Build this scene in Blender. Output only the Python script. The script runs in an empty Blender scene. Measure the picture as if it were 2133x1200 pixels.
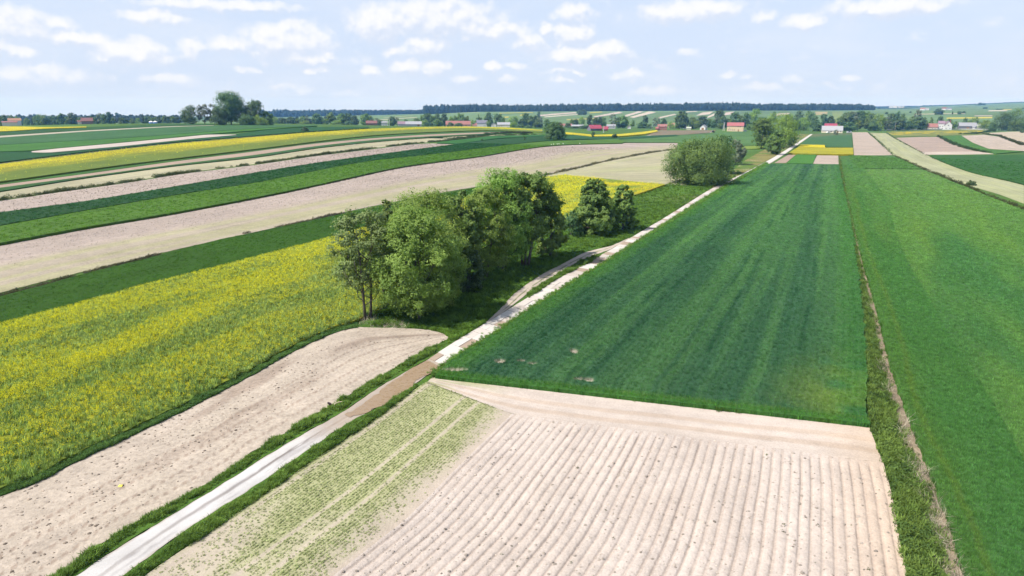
import bpy, bmesh, math, random
import numpy as np
from mathutils import Vector

# ------------------------------------------------------------------ camera, sky, sun, exposure
sc = bpy.context.scene
C = sc.collection
CAM_H = 26.0
HORIZON = 228.0                      # row of the true horizon in the photograph (2133 x 1200)
FPX = 1422.0                         # focal length in photo pixels (24 mm on 36 mm)
PITCH = math.atan((600.0 - HORIZON) / FPX)
cam_d = bpy.data.cameras.new('camera')
cam = bpy.data.objects.new('camera', cam_d)
C.objects.link(cam)
cam.location = (0, 0, CAM_H)
cam.rotation_euler = (math.pi / 2 - PITCH, 0, 0)
cam_d.sensor_width = 36.0
cam_d.lens = FPX / 2133.0 * 36.0
cam_d.clip_start = 0.5
cam_d.clip_end = 30000.0
sc.camera = cam

SUN_DIR = Vector((-1.0, -0.42, 1.42)).normalized()       # towards the sun
SUN_EL = math.asin(SUN_DIR.z)
SUN_ROT = math.atan2(SUN_DIR.x, SUN_DIR.y)
sun_d = bpy.data.lights.new('sun', 'SUN')
sun_d.energy = 4.6
sun_d.angle = math.radians(0.53)
sun_d.color = (1.0, 0.955, 0.89)
sun = bpy.data.objects.new('sun', sun_d)
C.objects.link(sun)
sun.location = (0, 0, 200)
sun.rotation_euler = (-SUN_DIR).to_track_quat('-Z', 'Y').to_euler()

sc.view_settings.view_transform = 'Standard'
sc.view_settings.look = 'None'
sc.view_settings.gamma = 1.0
sc.view_settings.exposure = 0.82
sc.view_settings.use_curve_mapping = False
sc.render.engine = 'CYCLES'
sc.cycles.use_denoising = True
sc.cycles.denoising_prefilter = 'ACCURATE'
sc.cycles.max_bounces = 6
sc.cycles.diffuse_bounces = 3
sc.cycles.transmission_bounces = 4
sc.cycles.volume_bounces = 0
sc.cycles.sample_clamp_indirect = 4.0

world = bpy.data.worlds.new('World')
sc.world = world
world.use_nodes = True
SKY_STRENGTH = 0.105


class NT:
    """tiny helper for node trees"""
    def __init__(self, tree):
        self.t = tree
        self.n = tree.nodes
        self.l = tree.links

    def new(self, typ, **kw):
        nd = self.n.new(typ)
        for k, v in kw.items():
            setattr(nd, k, v)
        return nd

    def put(self, inp, v):
        if v is None:
            return
        if isinstance(v, bpy.types.NodeSocket):
            self.l.new(v, inp)
        else:
            if inp.type == 'RGBA' and isinstance(v, (tuple, list)) and len(v) == 3:
                v = (*v, 1.0)
            inp.default_value = v

    def m(self, op, a, b=None, c=None, clamp=False):
        nd = self.new('ShaderNodeMath', operation=op)
        nd.use_clamp = clamp
        self.put(nd.inputs[0], a)
        self.put(nd.inputs[1], b)
        if c is not None:
            self.put(nd.inputs[2], c)
        return nd.outputs[0]

    def vm(self, op, a, b=None):
        nd = self.new('ShaderNodeVectorMath', operation=op)
        self.put(nd.inputs[0], a)
        self.put(nd.inputs[1], b)
        return nd.outputs[1] if op in ('LENGTH', 'DOT_PRODUCT', 'DISTANCE') else nd.outputs[0]

    def mix(self, f, a, b, mode='MIX'):
        nd = self.new('ShaderNodeMix', data_type='RGBA', blend_type=mode)
        nd.clamp_factor = True
        self.put(nd.inputs[0], f)
        self.put(nd.inputs[6], a)
        self.put(nd.inputs[7], b)
        return nd.outputs[2]

    def noise(self, vec, scale, detail=4.0, rough=0.55, dim='3D'):
        nd = self.new('ShaderNodeTexNoise', noise_dimensions=dim)
        self.put(nd.inputs['Vector'], vec)
        self.put(nd.inputs['Scale'], scale)
        self.put(nd.inputs['Detail'], detail)
        self.put(nd.inputs['Roughness'], rough)
        return nd.outputs['Fac']

    def smooth(self, x, a, b, lo=0.0, hi=1.0):
        nd = self.new('ShaderNodeMapRange', interpolation_type='SMOOTHSTEP')
        self.put(nd.inputs['Value'], x)
        self.put(nd.inputs['From Min'], a)
        self.put(nd.inputs['From Max'], b)
        self.put(nd.inputs['To Min'], lo)
        self.put(nd.inputs['To Max'], hi)
        return nd.outputs['Result']


def ray(px, py):
    """unit-forward ray (per unit of camera depth) of photo pixels, arrays allowed"""
    px = np.asarray(px, float)
    py = np.asarray(py, float)
    a = (px - 1066.5) / FPX
    b = -(py - 600.0) / FPX
    cp, sp = math.cos(PITCH), math.sin(PITCH)
    return np.stack([a, cp + b * sp, -sp + b * cp], -1)


# cumulus clouds of the sky: centre, half width, half height (photo pixels -> directions), weight
CLOUDS = [(600, 75, 95, 34, 1.0), (470, 84, 38, 18, .8), (268, 102, 78, 27, 1.0), (165, 76, 52, 16, .9), (322, 32, 62, 15, .8),
          (40, 40, 75, 30, .8), (118, 48, 32, 16, .6), (638, 116, 72, 14, .8), (395, 98, 26, 20, .7), (80, 150, 115, 22, .65),
          (352, 160, 55, 16, .6), (655, 142, 28, 8, .7), (515, 140, 22, 7, .6), (20, 98, 44, 18, .6), (455, 8, 155, 10, .7),
          (785, 38, 60, 34, 1.0), (905, 28, 135, 34, .9), (1010, 58, 100, 17, .8), (890, 84, 46, 20, .85), (832, 98, 34, 16, .6),
          (1195, 24, 40, 17, .85), (1192, 62, 44, 24, .85), (1102, 82, 34, 18, .8), (1138, 54, 17, 14, .8), (1218, 110, 88, 20, 1.0),
          (1270, 100, 36, 18, .9),
          (845, 134, 37, 17, .8), (902, 132, 30, 18, .8), (772, 148, 24, 12, .7), (1030, 134, 22, 10, .7), (1072, 133, 24, 8, .6),
          (970, 160, 30, 9, .7), (1055, 163, 20, 8, .6), (1180, 146, 48, 6, .6), (1175, 164, 34, 7, .6), (1312, 153, 38, 10, .6),
          (1440, 18, 100, 20, .9), (1675, 40, 38, 17, .95), (1850, 8, 115, 20, .9), (1590, 28, 24, 10, .5), (1440, 106, 22, 7, .45),
          (1520, 154, 18, 6, .5), (1558, 159, 16, 6, .5), (1650, 160, 20, 8, .55), (1770, 160, 22, 6, .55), (1590, 182, 66, 9, .5),
          (1365, 188, 56, 10, .5), (1745, 176, 34, 7, .45), (635, 188, 26, 7, .5), (585, 180, 22, 6, .45), (720, 192, 30, 7, .4)]


def build_world():
    T = NT(world.node_tree)
    T.n.clear()
    sky = T.new('ShaderNodeTexSky', sky_type='NISHITA')
    sky.sun_disc = False
    sky.sun_elevation = SUN_EL
    sky.sun_rotation = SUN_ROT
    sky.altitude = 200
    sky.air_density = 1.0
    sky.dust_density = 1.6
    sky.ozone_density = 1.2
    tc = T.new('ShaderNodeTexCoord')
    # cloud density as a node group of (azimuth, elevation) in units of 1/1000 rad
    g = bpy.data.node_groups.new('cloud_density', 'ShaderNodeTree')
    g.interface.new_socket('P', in_out='INPUT', socket_type='NodeSocketVector')
    g.interface.new_socket('D', in_out='OUTPUT', socket_type='NodeSocketFloat')
    G = NT(g)
    gi = G.new('NodeGroupInput')
    go = G.new('NodeGroupOutput')
    P = gi.outputs[0]
    # domain warp
    wn = G.new('ShaderNodeTexNoise', noise_dimensions='3D')
    G.put(wn.inputs['Vector'], P)
    G.put(wn.inputs['Scale'], 0.045)
    G.put(wn.inputs['Detail'], 5.0)
    G.put(wn.inputs['Roughness'], 0.55)
    w = G.vm('MULTIPLY', G.vm('SUBTRACT', wn.outputs['Color'], (0.5, 0.5, 0.5)), (30.0, 22.0, 0.0))
    Q = G.vm('ADD', P, w)
    acc = None
    for cx, cy, hw, hh, wt in CLOUDS:
        d = ray(cx, cy)
        az = math.atan2(d[0], d[1]) * 1000
        el = math.atan2(d[2], math.hypot(d[0], d[1])) * 1000
        k = 1000 / FPX * math.cos(az / 1000) ** 1.0
        rx, ry = hw * k * 1.18, hh * k * 1.32
        q = G.vm('MULTIPLY', G.vm('SUBTRACT', Q, (az, el - ry * 0.25, 0)), (1 / rx, 1 / ry, 0))
        r2 = G.vm('DOT_PRODUCT', q, q)
        v = G.m('MULTIPLY_ADD', r2, -wt, wt)
        acc = v if acc is None else G.m('MAXIMUM', acc, v)
    acc = G.m('MAXIMUM', acc, -0.8)
    # general broken cumulus over the whole sky, weak
    el = G.new('ShaderNodeSeparateXYZ')
    G.put(el.inputs[0], P)
    stretched = G.vm('MULTIPLY', P, (1.0, 2.3, 1.0))
    n2 = G.noise(stretched, 0.011, 7.0, 0.6)
    gen = G.m('MULTIPLY', G.m('SUBTRACT', n2, 0.60), 1.7)
    acc = G.m('MAXIMUM', acc, gen)
    nz = G.noise(G.vm('MULTIPLY', P, (1.0, 1.15, 1.0)), 0.050, 6.0, 0.55)
    dens = G.m('ADD', acc, G.m('MULTIPLY', G.m('SUBTRACT', nz, 0.5), 1.25))
    G.l.new(dens, go.inputs[0])

    sep = T.new('ShaderNodeSeparateXYZ')
    T.l.new(tc.outputs['Generated'], sep.inputs[0])
    az = T.m('MULTIPLY', T.m('ARCTAN2', sep.outputs[0], sep.outputs[1]), 1000.0)
    hor = T.m('SQRT', T.m('ADD', T.m('MULTIPLY', sep.outputs[0], sep.outputs[0]), T.m('MULTIPLY', sep.outputs[1], sep.outputs[1])))
    elv = T.m('MULTIPLY', T.m('ARCTAN2', sep.outputs[2], hor), 1000.0)
    cb = T.new('ShaderNodeCombineXYZ')
    T.put(cb.inputs[0], az)
    T.put(cb.inputs[1], elv)
    p = cb.outputs[0]

    def dens_at(vec):
        nd = T.new('ShaderNodeGroup')
        nd.node_tree = g
        T.l.new(vec, nd.inputs[0])
        return nd.outputs[0]
    d0 = dens_at(p)
    d1 = dens_at(T.vm('ADD', p, (-3.5, 9.0, 0.0)))
    alpha = T.smooth(d0, -0.12, 0.80)
    thin = T.smooth(T.noise(T.vm('MULTIPLY', p, (0.6, 2.0, 1.0)), 0.009, 6.0, 0.6), 0.40, 0.74, 0.0, 0.55)
    fade = T.smooth(elv, 4.0, 60.0, 0.35, 1.0)
    alpha = T.m('MULTIPLY', alpha, fade)
    lit = T.smooth(T.m('SUBTRACT', d0, d1), -0.35, 0.38)
    skyc = sky.outputs[0]
    # the Nishita sky seen through a whitish summer air
    white = T.new('ShaderNodeRGB')
    white.outputs[0].default_value = (3.72, 4.28, 5.42, 1)
    hazeup = T.smooth(elv, 30.0, 600.0, 0.90, 0.30)
    skyc = T.mix(hazeup, skyc, white.outputs[0])
    skyc = T.mix(thin, skyc, (4.35, 4.72, 5.4))
    cl = T.mix(lit, (3.95, 4.36, 5.2), (5.55, 5.52, 5.62))
    col = T.mix(T.m('MULTIPLY', alpha, 0.88), skyc, cl)
    bg = T.new('ShaderNodeBackground')
    T.l.new(col, bg.inputs['Color'])
    bg.inputs['Strength'].default_value = SKY_STRENGTH
    out = T.new('ShaderNodeOutputWorld')
    T.l.new(bg.outputs[0], out.inputs['Surface'])


build_world()
world.cycles.sampling_method = 'MANUAL'
world.cycles.sample_map_resolution = 512

rng = np.random.default_rng(7)
random.seed(7)


# ------------------------------------------------------------------ noise and terrain
def hash2(ix, iy, seed):
    h = (ix.astype(np.int64) * 374761393 + iy.astype(np.int64) * 668265263 + seed * 1442695041) & 0xFFFFFFFF
    h = ((h ^ (h >> 13)) * 1274126177) & 0xFFFFFFFF
    h = (h ^ (h >> 16)) & 0xFFFFFFFF
    return h.astype(np.float64) / 4294967295.0


def vnoise(x, y, seed=0):
    x = np.asarray(x, float)
    y = np.asarray(y, float)
    ix, iy = np.floor(x), np.floor(y)
    fx, fy = x - ix, y - iy
    fx = fx * fx * (3 - 2 * fx)
    fy = fy * fy * (3 - 2 * fy)
    a = hash2(ix, iy, seed)
    b = hash2(ix + 1, iy, seed)
    c = hash2(ix, iy + 1, seed)
    d = hash2(ix + 1, iy + 1, seed)
    return (a * (1 - fx) + b * fx) * (1 - fy) + (c * (1 - fx) + d * fx) * fy


def fbm(x, y, octv=4, seed=0):
    s, amp, tot = 0.0, 1.0, 0.0
    x = np.asarray(x, float)
    y = np.asarray(y, float)
    for i in range(octv):
        s = s + amp * vnoise(x * 2 ** i + 17.3 * i, y * 2 ** i - 9.1 * i, seed + i)
        tot += amp
        amp *= 0.5
    return s / tot


def sstep(x, a, b):
    t = np.clip((np.asarray(x, float) - a) / (b - a), 0, 1)
    return t * t * (3 - 2 * t)


PX_K = np.array([-900, 300, 560, 720, 880, 1000, 1400, 1820, 1900, 2133, 3000], float)
Z_NEAR = np.array([-6, -6, -3, 1, 8, 18, 21, 22, 20, 22, 22], float)        # at 2500 m
Z_FAR = np.array([-42, -42, -30, -10, 5, 25, 30, 40, 50, 84, 84], float)    # at 7000 m


def terrain(X, Y):
    X = np.asarray(X, float)
    Y = np.asarray(Y, float)
    r = np.hypot(X, Y)
    hill = 14.0 * np.exp(-((X + 300) / 260.0) ** 2 / 2 - ((Y - 600) / 230.0) ** 2 / 2)
    az = np.clip(np.arctan2(X, np.maximum(Y, 1e-3)), -1.1, 1.1)
    px = 1066.5 + FPX / math.cos(PITCH) * np.tan(az)
    zn = np.interp(px, PX_K, Z_NEAR)
    zf = np.interp(px, PX_K, Z_FAR)
    front = (Y > 0)
    t1 = sstep(r, 1150, 2500)
    t2 = np.clip((r - 2500) / 4500.0, 0, 1)
    far = np.where(front, zn * t1 + (zf - zn) * t2, 0.0)
    und = 0.5 * (fbm(X / 90.0, Y / 90.0, 2, 5) - 0.5) * sstep(r, 120, 300)
    return hill + far + und


def unproject(px, py, h=0.0, maxd=9000.0):
    """photo pixels -> points on the terrain raised by h"""
    d = ray(px, py).reshape(-1, 3)
    t = np.geomspace(12.0, maxd, 1500)
    X = d[:, 0:1] * t
    Y = d[:, 1:2] * t
    Z = CAM_H + d[:, 2:3] * t
    gap = Z - terrain(X, Y) - h
    hit = gap <= 0
    idx = np.where(hit.any(1), hit.argmax(1), gap.argmin(1))
    has = hit.any(1)
    lo = t[np.maximum(idx - 1, 0)]
    hi = t[idx]
    for _ in range(30):
        mid = (lo + hi) / 2
        gm = CAM_H + d[:, 2] * mid - terrain(d[:, 0] * mid, d[:, 1] * mid) - h
        below = gm <= 0
        hi = np.where(below, mid, hi)
        lo = np.where(below, lo, mid)
    tt = np.where(has, hi, t[idx])
    x, y = d[:, 0] * tt, d[:, 1] * tt
    return np.stack([x, y, terrain(x, y)], -1)


def ground_at(px, py, maxd=9000.0):
    return unproject([px], [py], 0.0, maxd)[0]


def at_depth(px, py, Y):
    d = ray(px, py)
    return np.array([d[0] / d[1] * Y, Y, CAM_H + d[2] / d[1] * Y])


def depth_of(P):
    return P[1] * math.cos(PITCH) + (CAM_H - P[2]) * math.sin(PITCH)


# ------------------------------------------------------------------ mesh and object helpers
def mesh_np(name, V, F, mats=(), attrs=None, uv=None, smooth=False, mat_idx=None):
    """V: N x 3, F: K x 4 or K x 3 array"""
    V = np.asarray(V, np.float32)
    F = np.asarray(F, np.int32)
    me = bpy.data.meshes.new(name)
    me.vertices.add(len(V))
    me.vertices.foreach_set('co', V.ravel())
    k, c = F.shape
    me.loops.add(k * c)
    me.loops.foreach_set('vertex_index', F.ravel())
    me.polygons.add(k)
    me.polygons.foreach_set('loop_start', np.arange(0, k * c, c, dtype=np.int32))
    me.polygons.foreach_set('use_smooth', np.full(k, smooth, dtype=bool))
    if mat_idx is not None:
        me.polygons.foreach_set('material_index', np.asarray(mat_idx, np.int32))
    for m in mats:
        me.materials.append(m)
    if uv is not None:
        l = me.uv_layers.new(name='UVMap')
        l.data.foreach_set('uv', np.asarray(uv, np.float32)[F.ravel()].ravel())
    for an, (typ, arr) in (attrs or {}).items():
        a = me.attributes.new(an, typ, 'POINT')
        arr = np.asarray(arr, np.float32)
        if typ == 'FLOAT_COLOR':
            if arr.shape[1] == 3:
                arr = np.concatenate([arr, np.ones((len(arr), 1), np.float32)], 1)
            a.data.foreach_set('color', arr.ravel())
        elif typ == 'FLOAT':
            a.data.foreach_set('value', arr.ravel())
        else:
            a.data.foreach_set('vector', arr.ravel())
    me.update(calc_edges=True)
    me.validate(verbose=False)
    return me


def link(name, data, parent=None, loc=None, rot=None, scale=None, label=None, cat=None, group=None, kind=None):
    o = bpy.data.objects.new(name, data)
    C.objects.link(o)
    if parent is not None:
        o.parent = parent
    if loc is not None:
        o.location = [float(v) for v in loc]
    if rot is not None:
        o.rotation_euler = rot
    if scale is not None:
        o.scale = scale
    tag(o, label, cat, group, kind)
    return o


def tag(o, label=None, cat=None, group=None, kind=None):
    if label:
        o['label'] = label
    if cat:
        o['category'] = cat
    if group:
        o['group'] = group
    if kind:
        o['kind'] = kind


class MB:
    """collects boxes, prisms and tubes into one mesh"""
    def __init__(self):
        self.v = []
        self.f = []

    def add(self, vs, fs):
        b = len(self.v)
        self.v += [tuple(p) for p in vs]
        self.f += [tuple(i + b for i in f) for f in fs]

    def box(self, x0, x1, y0, y1, z0, z1):
        self.add([(x0, y0, z0), (x1, y0, z0), (x1, y1, z0), (x0, y1, z0), (x0, y0, z1), (x1, y0, z1), (x1, y1, z1), (x0, y1, z1)],
                 [(3, 2, 1, 0), (4, 5, 6, 7), (0, 1, 5, 4), (1, 2, 6, 5), (2, 3, 7, 6), (3, 0, 4, 7)])

    def tube(self, pts, rad, k=6, cap=True):
        rings = []
        n = len(pts)
        base = len(self.v)
        for i, p in enumerate(pts):
            a = Vector(pts[max(i - 1, 0)])
            b = Vector(pts[min(i + 1, n - 1)])
            t = (b - a).normalized() if (b - a).length > 1e-6 else Vector((0, 0, 1))
            u = t.orthogonal().normalized()
            # keep a stable frame
            ref = Vector((1, 0, 0)) if abs(t.x) < 0.9 else Vector((0, 1, 0))
            u = (ref - t * ref.dot(t)).normalized()
            w = t.cross(u)
            r = rad[i] if hasattr(rad, '__len__') else rad
            for j in range(k):
                an = 2 * math.pi * j / k
                self.v.append(tuple(Vector(p) + (u * math.cos(an) + w * math.sin(an)) * r))
        for i in range(n - 1):
            for j in range(k):
                a = base + i * k + j
                b = base + i * k + (j + 1) % k
                self.f.append((a, b, b + k, a + k))
        if cap:
            self.f.append(tuple(base + j for j in range(k))[::-1])
            self.f.append(tuple(base + (n - 1) * k + j for j in range(k)))

    def mesh(self, name, mat, smooth=False):
        me = bpy.data.meshes.new(name)
        me.from_pydata(self.v, [], self.f)
        if mat is not None:
            me.materials.append(mat)
        if smooth:
            me.polygons.foreach_set('use_smooth', np.ones(len(me.polygons), dtype=bool))
        me.update()
        return me

    def build(self, name, mat, parent=None, smooth=False, **kw):
        return link(name, self.mesh(name, mat, smooth), parent, **kw)


# ------------------------------------------------------------------ materials
def new_mat(name):
    m = bpy.data.materials.new(name)
    m.use_nodes = True
    T = NT(m.node_tree)
    T.n.clear()
    out = T.new('ShaderNodeOutputMaterial')
    return m, T, out


def principled(T, out, col, rough=0.8, spec=0.2, normal=None, metallic=0.0):
    b = T.new('ShaderNodeBsdfPrincipled')
    T.put(b.inputs['Base Color'], col)
    T.put(b.inputs['Roughness'], rough)
    T.put(b.inputs['Specular IOR Level'], spec)
    T.put(b.inputs['Metallic'], metallic)
    if normal is not None:
        T.l.new(normal, b.inputs['Normal'])
    T.l.new(b.outputs[0], out.inputs['Surface'])
    return b


def field_mat(name, grain=6.0, amp=0.35, big=0.05, bigamp=0.25, row=0.0, rowamp=0.0, streak=0.0, bump=0.05, speck=None, speckscale=3.0,
              speckth=(0.6, 0.7), speckamt=1.0, rough=0.9, mid=0.12):
    """colour attribute 'col' times several scales of relief and grain; rows follow the field's UV (metres)"""
    m, T, out = new_mat(name)
    geo = T.new('ShaderNodeNewGeometry')
    P = geo.outputs['Position']
    at = T.new('ShaderNodeAttribute', attribute_name='col')
    col = at.outputs['Color']
    n1 = T.noise(P, grain, 5.0, 0.65)
    n2 = T.noise(P, big, 4.0, 0.6)
    f = T.m('ADD', T.m('MULTIPLY', T.m('SUBTRACT', n1, 0.5), 2 * amp * 1.6), T.m('MULTIPLY', T.m('SUBTRACT', n2, 0.5), 2 * bigamp * 1.6))
    n3 = T.noise(P, grain * 0.18, 3.0, 0.6)
    f = T.m('ADD', f, T.m('MULTIPLY', T.m('SUBTRACT', n3, 0.5), amp * 1.1))
    hgt = n1
    n6 = T.noise(P, 0.42, 4.0, 0.65)
    f = T.m('ADD', f, T.m('MULTIPLY', T.m('SUBTRACT', n6, 0.5), mid * 3.2))
    if row > 0 or streak > 0:
        uv = T.new('ShaderNodeUVMap')
        if row > 0:
            s = T.new('ShaderNodeSeparateXYZ')
            T.l.new(uv.outputs[0], s.inputs[0])
            wob = T.m('MULTIPLY', T.noise(P, 0.35, 2.0), 0.5)
            ph = T.m('MULTIPLY', T.m('ADD', s.outputs[1], wob), 2 * math.pi / row)
            sn = T.m('SINE', ph)
            f = T.m('ADD', f, T.m('MULTIPLY', sn, rowamp))
        if streak > 0:
            st = T.vm('MULTIPLY', uv.outputs[0], (0.035, 1.0, 1.0))
            n4 = T.noise(st, 0.9, 5.0, 0.6)
            f = T.m('ADD', f, T.m('MULTIPLY', T.m('SUBTRACT', n4, 0.5), 2 * streak * 1.6))
            n5 = T.noise(T.vm('MULTIPLY', uv.outputs[0], (0.010, 0.26, 1.0)), 1.0, 4.0, 0.6)
            f = T.m('ADD', f, T.m('MULTIPLY', T.m('SUBTRACT', n5, 0.5), 2 * streak * 2.0))
    k = T.m('ADD', f, 1.0)
    k = T.m('MAXIMUM', k, 0.15)
    cc = T.new('ShaderNodeCombineXYZ')
    for i in range(3):
        T.put(cc.inputs[i], k)
    col = T.mix(1.0, col, cc.outputs[0], 'MULTIPLY')
    if speck is not None:
        ns = T.noise(P, speckscale, 3.0, 0.6)
        big2 = T.noise(P, 0.07, 3.0, 0.6)
        a = T.m('MULTIPLY', T.smooth(T.m('ADD', ns, T.m('MULTIPLY', T.m('SUBTRACT', big2, 0.5), 0.35)), speckth[0], speckth[1]), speckamt)
        col = T.mix(a, col, speck)
    nrm = None
    if bump > 0:
        bp = T.new('ShaderNodeBump')
        bp.inputs['Strength'].default_value = 0.8
        bp.inputs['Distance'].default_value = bump
        T.l.new(hgt, bp.inputs['Height'])
        nrm = bp.outputs[0]
    principled(T, out, col, rough, 0.12, nrm)
    return m


def tuft_mat(name, transl=0.35, attr=True, col=(0.1, 0.2, 0.05), var=0.35):
    """grass and leaf cards scattered on the fields: colour carried by each plant"""
    m, T, out = new_mat(name)
    if attr:
        at = T.new('ShaderNodeAttribute', attribute_name='col')
        at.attribute_type = 'INSTANCER'
        c = at.outputs['Color']
    else:
        rgb = T.new('ShaderNodeRGB')
        rgb.outputs[0].default_value = (*col, 1)
        c = rgb.outputs[0]
    oi = T.new('ShaderNodeObjectInfo')
    k = T.m('ADD', T.m('MULTIPLY', oi.outputs['Random'], 2 * var), 1.0 - var)
    cc = T.new('ShaderNodeCombineXYZ')
    for i in range(3):
        T.put(cc.inputs[i], k)
    c = T.mix(1.0, c, cc.outputs[0], 'MULTIPLY')
    d = T.new('ShaderNodeBsdfDiffuse')
    T.l.new(c, d.inputs[0])
    t = T.new('ShaderNodeBsdfTranslucent')
    T.l.new(T.mix(1.0, c, (1.0, 1.12, 0.7), 'MULTIPLY'), t.inputs[0])
    mx = T.new('ShaderNodeMixShader')
    mx.inputs[0].default_value = transl
    T.l.new(d.outputs[0], mx.inputs[1])
    T.l.new(t.outputs[0], mx.inputs[2])
    T.l.new(mx.outputs[0], out.inputs['Surface'])
    return m


def leaf_mat(name, dark, light, transl=0.3, var=0.2):
    m, T, out = new_mat(name)
    at = T.new('ShaderNodeAttribute', attribute_name='tint')
    oi = T.new('ShaderNodeObjectInfo')
    c = T.mix(at.outputs['Fac'], dark, light)
    hs = T.new('ShaderNodeHueSaturation')
    hs.inputs['Hue'].default_value = 0.5
    T.put(hs.inputs['Hue'], T.m('ADD', T.m('MULTIPLY', oi.outputs['Random'], 0.03), 0.485))
    T.put(hs.inputs['Value'], T.m('ADD', T.m('MULTIPLY', oi.outputs['Random'], 2 * var), 1 - var))
    T.l.new(c, hs.inputs['Color'])
    c = hs.outputs[0]
    d = T.new('ShaderNodeBsdfPrincipled')
    T.l.new(c, d.inputs['Base Color'])
    d.inputs['Roughness'].default_value = 0.6
    d.inputs['Specular IOR Level'].default_value = 0.25
    t = T.new('ShaderNodeBsdfTranslucent')
    T.l.new(T.mix(1.0, c, (0.95, 1.2, 0.6), 'MULTIPLY'), t.inputs[0])
    mx = T.new('ShaderNodeMixShader')
    mx.inputs[0].default_value = transl
    T.l.new(d.outputs[0], mx.inputs[1])
    T.l.new(t.outputs[0], mx.inputs[2])
    T.l.new(mx.outputs[0], out.inputs['Surface'])
    return m


def plain_mat(name, col, rough=0.8, spec=0.2, noise=0.15, scale=2.0, metallic=0.0, bump=0.0):
    m, T, out = new_mat(name)
    geo = T.new('ShaderNodeTexCoord')
    n = T.noise(geo.outputs['Object'], scale, 5.0, 0.6)
    c = T.mix(n, tuple(v * (1 - noise) for v in col), tuple(min(1, v * (1 + noise)) for v in col))
    nrm = None
    if bump:
        bp = T.new('ShaderNodeBump')
        bp.inputs['Strength'].default_value = 0.6
        bp.inputs['Distance'].default_value = bump
        T.l.new(n, bp.inputs['Height'])
        nrm = bp.outputs[0]
    principled(T, out, c, rough, spec, nrm, metallic)
    return m


M = {}
M['soil'] = field_mat('dry_soil', grain=7.0, amp=0.22, big=0.06, bigamp=0.12, streak=0.10, bump=0.05)
M['clod'] = field_mat('cloddy_soil', grain=3.2, amp=0.30, big=0.06, bigamp=0.12, streak=0.10, bump=0.10, speck=(0.12, 0.088, 0.068), speckscale=1.9, speckth=(0.56, 0.70), speckamt=0.32)
M['rows'] = field_mat('drilled_rows', grain=5.0, amp=0.2, big=0.05, bigamp=0.15, row=1.6, rowamp=0.14, streak=0.16, bump=0.03)
M['stubble'] = field_mat('pale_sprouting_crop', grain=5.0, amp=0.15, big=0.04, bigamp=0.14, row=2.4, rowamp=0.06, streak=0.22, bump=0.03)
M['crop'] = field_mat('green_crop', grain=4.5, amp=0.42, big=0.05, bigamp=0.20, streak=0.14, bump=0.25)
M['rape'] = field_mat('flowering_rape', grain=3.0, amp=0.35, big=0.05, bigamp=0.2, streak=0.1, bump=0.3, speck=(0.52, 0.43, 0.012), speckscale=1.5, speckth=(0.46, 0.60), speckamt=0.85)
M['rape_sparse'] = field_mat('rape_base', grain=3.0, amp=0.4, big=0.05, bigamp=0.2, streak=0.1, bump=0.3)
M['grass'] = field_mat('meadow_grass', grain=2.6, amp=0.45, big=0.06, bigamp=0.30, bump=0.2)
M['far'] = field_mat('far_land', grain=0.25, amp=0.25, big=0.012, bigamp=0.35, bump=0.0)
M['road'] = field_mat('chalk_road', grain=9.0, amp=0.12, big=0.25, bigamp=0.10, streak=0.10, bump=0.02)
M['tuft'] = tuft_mat('blades', 0.35)
M['petal'] = tuft_mat('rape_flowers', 0.35, attr=False, col=(0.72, 0.655, 0.028), var=0.22)
M['dry'] = tuft_mat('dead_stems', 0.2)
# ------------------------------------------------------------------ base colours (albedo)
def S(r, g, b, k=0.455):
    """albedo of a surface that shows as this sRGB value in full sun"""
    o = []
    for v in (r, g, b):
        v /= 255.0
        o.append(k * (v / 12.92 if v <= 0.04045 else ((v + 0.055) / 1.055) ** 2.4))
    return tuple(o)


SOIL = S(220, 204, 187)
SOIL_POTATO = S(231, 215, 201)
SOIL_PINK = S(200, 184, 171)
SOIL_BROWN = S(190, 168, 148)
SPROUT = S(196, 190, 156)
BRIGHT = S(94, 134, 46)
DARK = S(50, 92, 46)
TEAL = S(78, 122, 72)
WHEAT = S(70, 112, 76)
CLOVER = S(62, 102, 22)
RAPE_Y = S(202, 190, 46)
RAPE_G = S(122, 142, 58)
GRASS = S(92, 128, 50)
GRASS_DK = S(62, 100, 42)


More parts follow.
